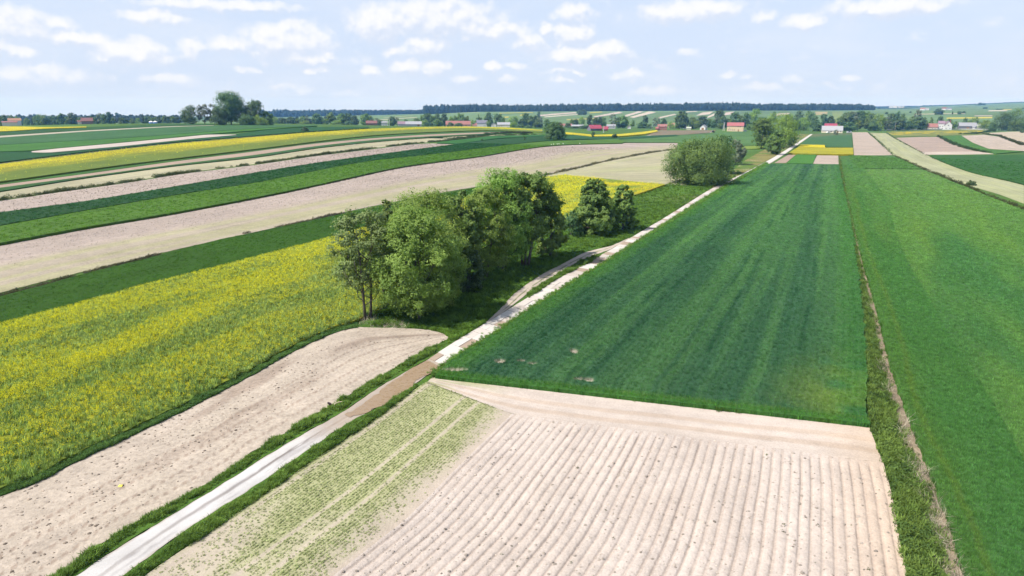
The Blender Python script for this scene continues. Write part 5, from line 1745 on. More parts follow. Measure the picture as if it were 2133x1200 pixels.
near_tree(520, 260.5, 240, 40, 'bush', 3500, .7, 'dark undergrowth bush below the forked crest tree', 'bush', 140, cat='bush', nlobes=14, Y=582)
near_tree(635, 275, 264, 16, 'bush', 1400, .5, 'small dark bush on the hillside above the upper rapeseed', 'bush', 141, cat='bush', nlobes=10, maxd=HILL)
near_tree(1235, 287, 274, 8, 'dark', 700, .6, 'tiny dark tree standing in the green field before the crimson barn', 'tree', 142, nlobes=8, cbase=.1)
near_tree(1280, 289, 279, 13, 'bush', 900, .6, 'small round bush in the green field beside the yellow strip', 'bush', 143, cat='bush', nlobes=9)
near_tree(1092, 294, 283, 5, 'dark', 350, .5, 'tiny sapling in the dark green strip on the crest', 'sapling', 144, nlobes=6, maxd=HILL)
near_tree(1004, 295, 289, 5, 'dark', 350, .5, 'tiny sapling in the green wedge on the crest', 'sapling', 145, nlobes=6, maxd=HILL)
near_tree(1741, 283, 270, 12, 'silver', 900, .5, 'small bare looking fruit tree in the green field before the grey farmhouse', 'tree', 146, nlobes=8, cbase=.2)
near_tree(2022, 386.5, 377, 18, 'bush', 1200, .4, 'small dark bush on the bank of the mown strip', 'bush', 147, cat='bush', nlobes=10)

# ------------------------------------------------------------------ village trees: prototypes, then one copy for each tree
PROTO = {}
for k_, (st_, w_, n_, lf_, nl_) in {'r': ('round', .95, 1500, .105, 18), 'd': ('dark', .90, 1500, .105, 18), 'w': ('willow', 1.05, 1600, .10, 20), 'p': ('poplar', .62, 1300, .09, 16),
                                  's': ('silver', .75, 900, .085, 14), 'c': ('conifer', .42, 1100, .09, 18), 'b': ('bush', 1.35, 1100, .13, 14), 'a': ('alder', .62, 1300, .09, 18)}.items():
    PROTO[k_] = [(build_tree(500 + 17 * v + ord(k_), 1.0, w_, st_, n_, lf_, nlobes=nl_), w_) for v in range(3)]
WORD = {'r': 'round leafy tree', 'd': 'dark dense tree', 'w': 'pale willowy tree', 'p': 'tall domed tree', 's': 'thin silvery tree', 'c': 'pointed conifer', 'b': 'low spreading bush', 'a': 'tapering tree'}

# landmarks that labels count from: pixel column and phrase
MARKS = [(25, 'orange roofed house'), (180, 'brown roofed house'), (320, 'blue silos'), (395, 'broad first tree of the crest clump'), (482, 'tallest crest tree'), (556, 'dark bush that ends the crest clump'), (773, 'purple roofed cottage'), (802, 'small white cottage'), (856, 'light grey barn'), (955, 'long red roofed house'), (1004, 'bluish white house'),
         (1048, 'grey hipped roof house'), (1155, 'lone crest bush'), (1202, 'whitish long house'), (1239, 'crimson roofed barn'), (1310, 'tiny red roofed house'), (1378, 'red brick house'), (1434, 'greenish roofed shed'), (1467, 'white gabled garage'), (1531, 'yellow walled house'),
         (1622, 'pale willow by the road bend'), (1732, 'grey roofed farmhouse'), (1864, 'lone power pole'), (1940, 'red tiled house'), (1967, 'white double house'), (2012, 'long grey barn'), (2085, 'big trees at the picture edge')]

# px, top row, width, kind, depth (m)
VT = """10 239 14 d 1000;3 243 16 r 980;22 240 14 r 1060;38 243 16 r 1060;55 246 12 r 1030;66 245 7 c 1000;73 241 12 r 1050;83 238 16 r 1050;95 240 18 r 1040;106 241 16 r 1060;117 241 14 d 1050;
128 236 13 p 1000;137 243 12 r 1020;152 235 20 d 1000;163 244 10 r 1060;170 243 12 s 1050;192 242 10 d 1080;200 244 16 b 960;208 235.5 14 s 960;216 238 18 r 960;226 233 12 p 960;234 245 12 r 980;
246 234.5 9 p 2300;256 245 22 b 900;268 241 18 d 2300;276 247 12 r 1000;287 246 12 w 1000;298 237 8 c 960;303 243 14 d 1000;312 243 12 r 1050;322 244 14 r 1050;332 242.5 14 d 1050;342 242 14 r 1050;350 242 12 d 1050;359 243 14 r 1050;368 243.5 12 d 1060;
574 242.5 15 w 1100;588 246 13 d 1080;605 243 19 d 1080;618 247 12 r 1090;630 241.5 15 r 1100;640 240 9 s 1100;634 251 24 w 1060;660 236.5 22 d 1040;677 247 14 w 1040;692 235 22 r 1050;712 236 20 r 1060;724 235.5 22 d 1060;738 241 18 d 1040;700 250 26 w 1000;728 252 24 b 1000;
760 236.5 20 r 1060;773 242 16 r 1080;785 246 14 s 1060;792 249 12 b 1040;817 242 17 d 1040;827 244.5 11 s 1050;845 248 10 r 1080;868 246 14 r 1080;881 238 18 r 1080;891 235.5 18 d 1080;901 241 16 r 1080;912 236.5 14 d 1080;925 236 16 d 1080;940 242 14 w 1080;950 241 13 r 1080;960.5 236 18 r 1080;971 242 14 r 1090;886 249 18 w 990;912 248.5 21 r 980;937 254.5 14 b 980;955 256 20 b 970;
997 237.5 5 c 1300;998 244 16 d 1080;1018 234 18 d 1080;1038 237 21 d 1070;1048 244 11 r 1040;1019 251 12 r 980;985 249 10 w 1000;1068 242 24 w 1070;1095 235 17 d 1090;1105 241 20 r 1090;1088 247 18 d 1070;1070 254 17 w 960;1083 259 20 b 950;1122 250.5 21 d 940;1125 243 14 s 1080;1139 248 13 r 1060;1102 261 18 b 930;1115 240 12 d 1100;
1122 232.5 8 d 1700;1207 229 12 d 1900;1216 228 13 d 1910;1193 248 13 r 1090;1200 248 12 d 1090;1211.6 243 14 w 1090;1228.5 239 13 p 1090;1240 244 16 d 1080;1249 242.5 13 d 1080;1258 243 12 r 1080;1277.5 237.5 20 s 1100;1289 244 16 d 980;1298 241 22 r 980;1183 256 15 b 960;1197 263 24 d 930;1218 261 25 d 920;1244 268 13 r 890;1270 262 12 r 960;
1319 249 12 a 1040;1338 253.5 24 d 980;1344.5 240 11 p 1050;1354 258 14 b 960;1365 245 12 s 1060;1371.5 244 8 s 1080;1383 247 14 d 1060;1398 253 14 w 980;1404 262 10 w 960;1419.6 231 30 d 940;1444 243.5 18 r 1040;1462.6 241 23 d 1040;1478 247 14 r 1040;1444 258.5 19 b 950;1452 252 15 w 980;1487 250 14 d 1000;
1498 229 25 d 1060;1507 242 20 d 1020;1530 233.5 24 d 1040;1542 240 20 r 1040;1554 234 17 d 1040;1574 226 30 w 1040;1502 256 15 r 960;1518 247 18 r 1040;1566 259 20 r 900;1590 244 20 d 1020;
1611 232 10 d 1300;1648 243 17 s 960;1666 231 20 d 1050;1686 231 20 r 1060;1696 241 18 d 1000;1677 245 26 w 880;1660 252 20 d 880;1703 254 20 d 850;1718 237 15 p 1050;1730 241 18 d 1050;1640 238 16 d 1080;
1752 243 18 r 980;1763 234 30 r 1000;1777 232 24 s 1010;1790 230 28 d 1010;1804 231.5 24 r 1010;1816 236 20 d 1000;1770 254 30 d 850;1789 250 22 a 870;1830 237 32 w 880;1812 246 22 r 880;1822 252 20 d 860;1846 243 22 s 890;1856 236 20 d 950;1867.5 235 17 d 960;1881 237 15 d 960;1874 248 26 d 900;1894 251 18 d 910;
1911 228 18 s 980;1903 243 18 r 930;1918 243 24 d 920;1928 250 12 r 930;1940 244 11 a 1000;1958.7 242 14 d 1000;1977 248 12 d 960;1988 253 15 r 940;2011 245.5 10 d 980;2031 243 16 w 980;2020 250 14 r 990;2044 254 14 r 950;2053 250 24 w 930;
1954 226 19 d 1700;1996 231.6 9 d 1700;2005 231.6 8 d 1750;1982 231 4 c 1700;2048 223 10 d 2600;2036 213.5 8 d 4200;2044 214.5 8 d 4200;2031 219 12 d 4200;1996 221 8 r 3900;2007 222 8 r 3800;1894.5 232 5 d 1900;2075 226.5 8 d 2300;2083 227 8 d 2300;2129 224 11 d 2300;1845 233 6 d 1750;1870 231 6 r 1800"""
trees_v = []
for e in VT.replace('\n', '').split(';'):
    a_ = e.split()
    trees_v.append((float(a_[0]), float(a_[1]), float(a_[2]), a_[3], float(a_[4])))


def ordinal(n):
    w = ['first', 'second', 'third', 'fourth', 'fifth', 'sixth', 'seventh', 'eighth', 'ninth', 'tenth', 'eleventh', 'twelfth', 'thirteenth', 'fourteenth', 'fifteenth', 'sixteenth', 'seventeenth', 'eighteenth']
    return w[n] if n < len(w) else 'furthest'


def village_trees():
    by = {}
    for i, (px, top, w, k, Y) in enumerate(trees_v):
        j = min(range(len(MARKS)), key=lambda q: abs(MARKS[q][0] - px))
        far = Y > 1500
        by.setdefault((far, j, px >= MARKS[j][0]), []).append(i)
    lab = {}
    for (far, j, rt), L in by.items():
        L.sort(key=lambda i: abs(trees_v[i][0] - MARKS[j][0]))
        for n, i in enumerate(L):
            lab[i] = (n, rt, MARKS[j][1], far)
    r = random.Random(9)
    for i, (px, top, w, k, Y) in enumerate(trees_v):
        P = at_depth(px, 250, Y)
        P[2] = terrain(P[0], P[1]) - .1
        H = max(2.5, at_depth(px, top, Y)[2] - P[2])
        W = w * Y / math.cos(PITCH) * math.cos(PITCH) ** 2 / FPX * 1.04
        meshes, w0 = r.choice(PROTO[k])
        n, rt, mk, far = lab[i]
        side = 'right' if rt else 'left'
        s = f"{WORD[k]}, {ordinal(n)} to the {side} of the {mk}"
        if far:
            s = 'distant ' + s
        name = 'bush' if k == 'b' else ('conifer' if k == 'c' else 'tree')
        plant_tree(name, meshes, P, (W / w0 * .97, W / w0 * .97, H), r.uniform(0, 6.28), s, 'bush' if k == 'b' else 'tree', 'distant trees on the far land' if far else 'trees among the village houses')


village_trees()
# the two largest trees at the right edge
near_tree(2086, 272, 232, 40, 'dark', 5000, .9, 'large dark spreading tree at the right edge above the pale fields', 'tree', 151, nlobes=24, cbase=.0)
near_tree(2112, 272, 225, 40, 'round', 5000, .9, 'tallest dark tree at the right edge of the picture', 'tree', 152, nlobes=24, cbase=.0)
near_tree(2140, 272, 240, 34, 'dark', 3500, .9, 'dark tree cut by the right edge of the picture', 'tree', 153, nlobes=18, cbase=.0)
near_tree(2112, 273, 250, 24, 'round', 3000, .8, 'lighter green bush in front of the tallest tree at the right edge', 'bush', 154, cat='bush', nlobes=14, cbase=.0)
near_tree(2066, 274, 255, 18, 'dark', 2000, .8, 'small dark bush joining the large trees at the right edge', 'bush', 155, cat='bush', nlobes=10, cbase=.0)
near_tree(2128, 277, 268, 8, 'bush', 500, .8, 'little dark bush on the pale field crest at the right edge', 'bush', 156, cat='bush', nlobes=8)

# ------------------------------------------------------------------ far woods: they read as one mass
FOREST_SRC = [(m[0], m[1]) for key in ('r', 'p', 'd') for m in [PROTO[key][0][0], PROTO[key][1][0]]]


def join_mesh(name, trunk, crown):
    n = len(crown.vertices)
    V = np.empty(n * 3, np.float32)
    crown.vertices.foreach_get('co', V)
    V = V.reshape(-1, 3)
    k = len(crown.polygons)
    r = np.random.default_rng(n)
    pick = np.sort(r.choice(k, 420, replace=False))
    c = V.reshape(-1, 4, 3)[pick]
    mid = c.mean(1, keepdims=True)
    c = mid + (c - mid) * 1.7
    t = np.empty(n, np.float32)
    crown.attributes['tint'].data.foreach_get('value', t)
    return mesh_np(name, c.reshape(-1, 3), np.arange(len(pick) * 4).reshape(-1, 4), [M['leaf_wood']], {'tint': ('FLOAT', t.reshape(-1, 4)[pick].ravel())})


kind_collection('wood', [join_mesh('wood_tree', a, b) for a, b in FOREST_SRC])


def wood(name, px0, px1, toprow, Y0, Y1, n, label, seed, wscale=8.0, hmax=30):
    r = np.random.default_rng(seed)
    px = r.uniform(px0, px1, n)
    Y = Y0 + (Y1 - Y0) * r.random(n) ** 1.5
    d = ray(px, np.full(n, 240.0))
    X = d[:, 0] / d[:, 1] * Y
    Z = terrain(X, Y)
    top = np.interp(px, [a for a, _ in toprow], [b for _, b in toprow])
    dt = ray(px, top)
    H = CAM_H + dt[:, 2] / dt[:, 1] * Y0 - Z
    H = np.clip(H, 4, hmax) * (0.66 + .40 * r.random(n) ** 1.6) * (.93 + .14 * fbm(X / 60, Y / 400, 2, seed))
    p = dict(X=X, Y=Y, Z=Z, col=np.full((n, 3), .1))
    scatter(name, 'wood', p, np.full(n, wscale), -.2, zscale=H * 1.0, label=label, cat='woodland', tilt=.0, seed=seed)


wood('forest', 884, 1818, [(880, 221.5), (900, 220), (1000, 219.2), (1200, 217.8), (1400, 216.5), (1520, 215), (1560, 217), (1700, 217), (1760, 217.5), (1820, 219.5)], 2480, 2800, 5200, 'long dark bluish forest wall on the horizon above the striped slope', 401, 12, 34)
wood('forest', 540, 900, [(540, 230.5), (700, 230), (860, 229.5), (900, 229)], 3000, 3500, 1500, 'faint blue forest band further back, left of the dark forest wall', 402, 15, 40)
wood('woodland', -40, 385, [(-40, 246), (100, 245), (200, 243.5), (260, 244), (380, 243.5)], 1500, 2300, 900, 'hazy blue green woodland band behind the village trees at left', 403, 13, 30)
wood('woodland', 560, 680, [(560, 247), (680, 247)], 1250, 1500, 90, 'bluish tree belt beyond the crest, right of the crest clump', 404, 12, 14)
wood('woodland', 1820, 2140, [(1820, 221.5), (1900, 220.5), (1960, 218.5), (2050, 217.5), (2140, 216)], 5200, 5700, 900, 'faint blue wooded ridge on the horizon at right', 405, 26, 26)
wood('woodland', 1826, 1915, [(1826, 225), (1915, 224.5)], 3700, 4000, 90, 'pale blue tree belt among the far hamlet', 406, 16, 16)
# ------------------------------------------------------------------ buildings
WALLS = {'white': (0.52, 0.52, 0.52), 'yellow': (0.52, 0.41, 0.27), 'brick': (0.29, 0.12, 0.095), 'grey': (0.36, 0.36, 0.38), 'brown': (0.20, 0.13, 0.10), 'cream': (0.60, 0.54, 0.43), 'pink': (0.55, 0.33, 0.29), 'darkgrey': (0.13, 0.13, 0.15)}
ROOFS = {'red': (0.27, 0.10, 0.10), 'crimson': (0.23, 0.05, 0.075), 'orange': (0.28, 0.16, 0.105), 'brown': (0.17, 0.085, 0.075), 'grey': (0.22, 0.225, 0.24), 'lightgrey': (0.26, 0.265, 0.28), 'darkgrey': (0.14, 0.14, 0.17), 'purple': (0.20, 0.14, 0.17), 'pinkred': (0.24, 0.115, 0.10), 'green': (0.32, 0.34, 0.28)}
MW = {k: plain_mat('render_' + k, v, .9, .15, .08, .8) for k, v in WALLS.items()}
MR = {k: plain_mat('roofing_' + k, v, .85, .1, .14, 1.5) for k, v in ROOFS.items()}
M['glass'] = plain_mat('window_glass', (0.045, 0.05, 0.06), .15, .5, .1)
M['frame'] = plain_mat('window_frame', (0.62, 0.60, 0.57), .6)
M['door'] = plain_mat('door_wood', (0.23, 0.12, 0.055), .7)
M['metal'] = plain_mat('grey_metal', (0.35, 0.36, 0.37), .5, .4, .1, 2.0, .3)
M['conc'] = plain_mat('pole_concrete', (0.52, 0.51, 0.49), .9)
M['wood_pole'] = plain_mat('pole_wood', (0.26, 0.22, 0.18), .9)


def slab_roof(mb, w, d, hw, hr, ov=.45, th=.18, along_x=True):
    """two pitched slabs with eaves"""
    if along_x:
        for s in (-1, 1):
            e = d / 2 + ov
            z0 = hw - ov * hr / (d / 2)
            mb.add([(-w / 2 - ov, s * e, z0), (w / 2 + ov, s * e, z0), (w / 2 + ov, 0, hw + hr), (-w / 2 - ov, 0, hw + hr),
                    (-w / 2 - ov, s * e, z0 + th), (w / 2 + ov, s * e, z0 + th), (w / 2 + ov, 0, hw + hr + th), (-w / 2 - ov, 0, hw + hr + th)],
                   [(0, 1, 2, 3), (4, 5, 6, 7), (0, 1, 5, 4), (1, 2, 6, 5), (3, 0, 4, 7)])
    else:
        for s in (-1, 1):
            e = w / 2 + ov
            z0 = hw - ov * hr / (w / 2)
            mb.add([(s * e, -d / 2 - ov, z0), (s * e, d / 2 + ov, z0), (0, d / 2 + ov, hw + hr), (0, -d / 2 - ov, hw + hr),
                    (s * e, -d / 2 - ov, z0 + th), (s * e, d / 2 + ov, z0 + th), (0, d / 2 + ov, hw + hr + th), (0, -d / 2 - ov, hw + hr + th)],
                   [(0, 1, 2, 3), (4, 5, 6, 7), (0, 1, 5, 4), (1, 2, 6, 5), (3, 0, 4, 7)])


def house(name, label, px0, px1, ybase, yeave, ytop, wall, roof, Y=None, depth=9.0, ridge_x=True, wins=(), door=None, chimney=None, rot=None, cat='house', group=None):
    """px0..px1: width, rows of base, eaves and ridge in the photograph; Y: distance"""
    pc = (px0 + px1) / 2
    if Y is None:
        P = ground_at(pc, ybase)
    else:
        P = at_depth(pc, ybase, Y)
        P[2] = terrain(P[0], P[1])
    Yc = P[1]
    x0, x1 = at_depth(px0, ybase, Yc)[0], at_depth(px1, ybase, Yc)[0]
    w = x1 - x0
    hw = max(1.8, at_depth(pc, yeave, Yc)[2] - P[2])
    hr = max(.8, at_depth(pc, ytop, Yc)[2] - P[2] - hw)
    a = -math.atan2(P[0], P[1]) if rot is None else rot
    root = link(name, None, loc=P, rot=(0, 0, a), label=label, cat=cat, group=group)
    d = depth
    root.location.y += d / 2 * math.cos(a) * 0
    mb = MB()
    mb.box(-w / 2, w / 2, -d / 2, d / 2, -.8, hw)
    if ridge_x:
        for s in (-1, 1):
            mb.add([(s * w / 2, -d / 2, hw), (s * w / 2, d / 2, hw), (s * w / 2, 0, hw + hr)], [(0, 1, 2)])
    else:
        for s in (-1, 1):
            mb.add([(-w / 2, s * d / 2, hw), (w / 2, s * d / 2, hw), (0, s * d / 2, hw + hr)], [(0, 1, 2)])
    mb.build('wall', MW[wall], root)
    rb = MB()
    slab_roof(rb, w, d, hw, hr, along_x=ridge_x)
    rf = rb.build('roof', MR[roof], root)
    if chimney is not None:
        cx, cy = chimney
        cb = MB()
        cb.box(cx * w - .35, cx * w + .35, cy * d - .35, cy * d + .35, hw + hr * .3, hw + hr + 1.1)
        cb.box(cx * w - .45, cx * w + .45, cy * d - .45, cy * d + .45, hw + hr + 1.1, hw + hr + 1.25)
        cb.build('chimney', MW['brick'], rf)
    fs, gs = None, None
    for (u, z, ww, wh) in wins:
        xw = u * w
        fb = MB()
        t = .09
        fb.box(xw - ww / 2, xw + ww / 2, -d / 2 - .06, -d / 2 - .001, z, z + t)
        fb.box(xw - ww / 2, xw + ww / 2, -d / 2 - .06, -d / 2 - .001, z + wh - t, z + wh)
        fb.box(xw - ww / 2, xw - ww / 2 + t, -d / 2 - .06, -d / 2 - .001, z + t, z + wh - t)
        fb.box(xw + ww / 2 - t, xw + ww / 2, -d / 2 - .06, -d / 2 - .001, z + t, z + wh - t)
        wo = fb.build('window', M['frame'], root)
        gb = MB()
        gb.box(xw - ww / 2 + t, xw + ww / 2 - t, -d / 2 - .03, -d / 2 - .002, z + t, z + wh - t)
        gb.build('pane', M['glass'], wo)
    if door is not None:
        u, ww, wh = door
        db = MB()
        db.box(u * w - ww / 2, u * w + ww / 2, -d / 2 - .05, -d / 2 - .001, .05, wh)
        do = db.build('door', M['door'], root)
        hb = MB()
        hb.box(u * w + ww / 2 - .25, u * w + ww / 2 - .12, -d / 2 - .10, -d / 2 - .05, wh * .45, wh * .45 + .08)
        hb.build('handle', M['metal'], do)
    return root


house('house', 'yellow walled two storey house with a plain red roof, alone before the trees', 1515, 1547.5, 273.5, 262, 255.5, 'yellow', 'red', depth=10,
      wins=[(-.40, 1.1, 1.1, 1.2), (-.30, 1.1, 1.1, 1.2), (-.17, 1.1, 1.1, 1.2), (-.05, 1.1, 1.1, 1.2), (.30, 4.9, 1.1, 1.1), (.16, 4.9, 1.1, 1.1), (-.34, 3.1, .9, 1.0)], door=(.2, 1.2, 2.3), rot=-.34)
house('garage', 'white gabled garage with a grey roof beside the dark orchard', 1460, 1471, 270.5, 265, 260, 'white', 'grey', depth=9, ridge_x=False, door=(0, 3.0, 2.6), cat='garage', rot=-.55)
house('house', 'red brick two storey house with a greyish red roof', 1370, 1388.5, 271, 263.5, 259, 'brick', 'pinkred', depth=9, wins=[(-.3, 1, 1.2, 1.4), (0, 1, 1.2, 1.4), (.3, 1, 1.2, 1.4), (-.3, 4, 1.2, 1.4), (.3, 4, 1.2, 1.4)], door=(.1, 1.1, 2.2), chimney=(.2, .1))
house('annex', 'low red brick annex against the red brick house', 1366, 1371, 271, 267.5, 265, 'brick', 'red', depth=6, cat='annex')
house('house', 'cream house with an orange roof half hidden by a tree', 1392, 1404, 268, 261, 256.5, 'cream', 'orange', Y=1000, wins=[(-.2, 1.2, 1.1, 1.3), (.2, 1.2, 1.1, 1.3)], chimney=(-.2, 0))
house('shed', 'small greenish roofed shed beside the big dark tree', 1430, 1439, 270, 268, 264.5, 'cream', 'green', depth=6, cat='shed')
house('house', 'small white walled house glimpsed beside the big dark tree', 1423.5, 1429, 269.5, 263, 260.5, 'white', 'grey', Y=960, depth=7, wins=[(0, 1.5, .9, 1.1)])
house('house', 'white house with a small red roof high among the trees', 1489.5, 1496.5, 259, 250.5, 247.5, 'white', 'red', Y=1100, depth=7, wins=[(-.2, 1.4, .9, 1.1), (.2, 4.2, .9, 1.1)])
house('house', 'tiny house with red roof and white gable between trees', 1306.5, 1314, 270, 266, 261.5, 'white', 'pinkred', Y=930, depth=7, ridge_x=False, wins=[(0, 1.0, .9, 1.1)])
house('house', 'grey two storey house behind the crimson barn', 1264, 1281.5, 271, 263, 259, 'grey', 'grey', depth=9, Y=930, wins=[(-.3, 1.0, 1.1, 1.3), (.3, 1.0, 1.1, 1.3), (.3, 3.8, 1.1, 1.2)], chimney=(.3, 0))
house('barn', 'long barn with a bright crimson roof', 1226, 1251, 272.5, 267.5, 260.5, 'darkgrey', 'crimson', depth=11, door=(.38, 2.6, 2.8), cat='barn', rot=.25)
house('barn', 'small barn with a crimson roof beside the long crimson one', 1257, 1266, 272.5, 269.5, 263.5, 'darkgrey', 'crimson', depth=9, cat='barn', door=(.2, 2.0, 2.2))
house('house', 'whitish long house with a pale grey roof behind the lone bush', 1191, 1216, 267, 264.5, 260, 'white', 'lightgrey', Y=1010, depth=9, wins=[(-.3, .9, 1.0, 1.2), (0, .9, 1.0, 1.2), (.3, .9, 1.0, 1.2)])
house('house', 'low house with a faded red roof just beyond the lone bush', 1171, 1191, 264.5, 261.5, 258, 'cream', 'pinkred', Y=1040, depth=9, wins=[(.2, .8, 1.0, 1.0)], chimney=(0, 0))
house('house', 'dark gabled house with a grey roof peeping over the lone bush', 1160, 1172, 263, 259, 254.5, 'brown', 'darkgrey', Y=1060, depth=9, ridge_x=False)
house('house', 'cream house with a broad grey hipped roof at the edge of the yellow strip', 1036, 1062, 263.5, 259.5, 255, 'cream', 'lightgrey', Y=1000, depth=11, wins=[(-.35, .8, 1.0, 1.1), (-.15, .8, 1.0, 1.1)], chimney=(.1, 0))
house('house', 'small white gabled house with a dark roof', 1023, 1034, 263.5, 259, 256.5, 'white', 'darkgrey', Y=1010, depth=8, ridge_x=False, wins=[(0, .8, .9, 1.1)])
house('house', 'bluish white house with a dark slate roof among trees', 993, 1015, 261.5, 256, 250.5, 'white', 'darkgrey', Y=1040, depth=9, wins=[(.2, 1.0, 1.0, 1.2), (.35, 1.0, 1.0, 1.2)], chimney=(-.2, 0))
house('shed', 'small shed with a pinkish red roof by the yellow strip', 984.5, 993, 263.5, 261, 256.8, 'cream', 'pinkred', Y=1000, depth=7, cat='shed')
house('house', 'long low house with a faded red roof behind the yellow strip', 929, 981, 262.5, 259, 252, 'pink', 'pinkred', Y=1020, depth=11, wins=[(-.1, .8, 1.2, 1.2), (.1, .8, 1.2, 1.2), (.42, .8, 1.2, 1.2)], door=(.3, 1.2, 2.1), chimney=(-.25, 0))
house('barn', 'long barn with a light grey metal roof', 845.5, 878, 261, 258.5, 253, 'grey', 'lightgrey', Y=1030, depth=12, cat='barn', door=(.3, 3, 2.4))
house('barn', 'barn with a dull purple grey roof joined to the light grey one', 829, 846, 260.5, 258, 253, 'grey', 'purple', Y=1040, depth=10, cat='barn')
house('house', 'small white cottage between two trees', 795, 807, 259, 255.5, 252.5, 'white', 'grey', Y=1040, depth=8, wins=[(-.2, .8, .9, 1.0), (.25, .8, .9, 1.0)])
house('house', 'cottage with a dark purple roof at the foot of trees', 763, 785, 258.5, 256.5, 251.5, 'brown', 'brown', Y=1030, depth=10, chimney=(.1, 0))
house('house', 'far left house with an orange tiled roof and white gable', 20, 42, 255.5, 251, 246.5, 'white', 'orange', Y=960, depth=10, wins=[(.35, 1.0, 1.1, 1.3), (.1, 1.0, 1.1, 1.3)], chimney=(-.3, 0))
house('annex', 'low annex with a pink red roof before the orange roofed house', 7, 33, 256.5, 254.8, 252.5, 'cream', 'pinkred', Y=945, depth=7, cat='annex')
house('house', 'dark wooden house with a steep brown hipped roof', 172, 193, 257, 252, 245.5, 'brown', 'brown', Y=960, depth=11, wins=[(-.25, .9, 1.0, 1.1), (.2, .9, 1.0, 1.1)], chimney=(.25, 0))
house('shed', 'small pale shed beside the brown roofed house', 162.5, 170, 257, 253.5, 251, 'cream', 'brown', Y=955, depth=6, cat='shed')
# right of the road
house('house', 'long low farmhouse with a pale grey roof at the end of the road', 1713, 1752, 276.5, 271.5, 262.5, 'cream', 'lightgrey', depth=13, wins=[(-.05, .8, 1.4, 1.3), (.12, .8, 1.0, 1.3), (.40, .8, .9, 1.3)], door=(.27, 1.3, 2.1), rot=-.38)
house('house', 'pink house with a grey and crimson roof behind the grey farmhouse', 1718, 1741, 269, 262.5, 257.5, 'pink', 'crimson', Y=900, depth=9, rot=-.38)
house('house', 'house with a bright red tiled roof beside the white double house', 1931, 1950, 268.5, 264.5, 257.5, 'cream', 'pinkred', Y=930, depth=9, wins=[(0, .8, 1.2, 1.2), (.25, .8, 1.2, 1.2)], rot=-.35)
house('house', 'white two storey house with a brown roof, first of the white pair', 1953.5, 1965, 268.5, 257, 252, 'white', 'purple', Y=930, depth=9, wins=[(-.2, 3.6, 1.1, 1.3), (.2, 3.6, 1.1, 1.3), (.2, .9, 1.1, 1.3)], rot=-.45)
house('house', 'white gabled house with a brick chimney, second of the white pair', 1966, 1979.5, 268.5, 260, 252.5, 'white', 'purple', Y=925, depth=10, ridge_x=False, wins=[(0, 5.2, 1.6, 1.3), (-.25, 1.0, 1.1, 1.3), (.25, 1.0, 1.1, 1.3)], chimney=(.25, -.2), rot=-.35)
house('barn', 'long dark barn with a grey metal roof among the trees at right', 1998, 2029, 268.5, 262.5, 255.5, 'darkgrey', 'grey', Y=950, depth=12, cat='barn', rot=-.35, door=(0, 3, 3))
house('shed', 'small white shed at the end of the long grey barn', 2025.5, 2030, 268.8, 264.5, 262, 'white', 'grey', Y=935, depth=5, cat='shed')
house('shed', 'low white shed with a greenish roof beyond the long grey barn', 2036, 2043, 268.8, 265.5, 258, 'white', 'green', Y=935, depth=6, cat='shed')
house('house', 'house with an orange pink roof at the extreme right edge', 2127, 2150, 272, 269, 265, 'cream', 'orange', Y=900, depth=8)
for i, (a, b, y0, y1, rf, lb) in enumerate([(1917, 1926, 229.5, 224.5, 'pinkred', 'first far hamlet house with a reddish roof'), (1927, 1934, 229.5, 225, 'grey', 'second far hamlet house beside the reddish roof'), (1962, 1970, 229.5, 223.5, 'brown', 'far farmhouse with brown roof on the green slope'),
                                           (1972, 1981, 229.5, 224.5, 'darkgrey', 'white far farmhouse with a dark roof on the green slope')]):
    house('house', lb, a, b, y0, y0 - (y0 - y1) * .55, y1, 'white', rf, Y=2500, depth=12, group='far hamlet houses')
for i, (a, b, y0, y1) in enumerate([(1852, 1858, 224.5, 221.5), (1860, 1868, 224.5, 220.5), (1871, 1876, 224.5, 221.5), (1878, 1883, 224.7, 222)]):
    house('house', ['whitish house furthest off on the horizon, first of four', 'larger whitish house furthest off on the horizon, second of four', 'whitish house furthest off on the horizon, third of four', 'whitish house furthest off on the horizon, last of four'][i],
          a, b, y0, y0 - (y0 - y1) * .55, y1, 'white', 'lightgrey', Y=4000, depth=14, group='houses on the far horizon')

# ------------------------------------------------------------------ silos, poles, vehicles, fence
M['blue'] = plain_mat('silo_blue', (0.03, 0.14, 0.50), .45, .4)
M['white_paint'] = plain_mat('white_paint', (0.72, 0.72, 0.70), .5, .4)
M['tyre'] = plain_mat('tyre_rubber', (0.02, 0.02, 0.02), .9)
M['silver'] = plain_mat('silver_paint', (0.50, 0.53, 0.56), .35, .5, .05, 1.0, .3)
M['darkgreen'] = plain_mat('tractor_green', (0.03, 0.06, 0.03), .5, .4)


def silo(px, label):
    P = at_depth(px, 255, 900)
    P[2] = terrain(P[0], P[1])
    # stands on the far side of the crest: height to the photographed top
    H = at_depth(px, 252, 900)[2] - P[2]
    root = link('silo', None, loc=P, label=label, cat='silo', group='blue silos behind the crest')
    mb = MB()
    mb.tube([(0, 0, -.3), (0, 0, H * .8)], 2.5, 20)
    for k in range(4):
        z = H * .8 * (k + .5) / 4
        mb.tube([(0, 0, z), (0, 0, z + .12)], 2.58, 20)
    mb.build('body', M['blue'], root)
    lb = MB()
    lb.tube([(0, 0, H * .8 - .02), (0, 0, H * .8 + .12), (0, 0, H)], [2.7, 2.65, .5], 20)
    lb.build('lid', M['white_paint'], root)


silo(314.5, 'blue silo with a white lid, nearer the brown roofed house')
silo(323.5, 'blue silo with a white lid, nearer the crest clump')


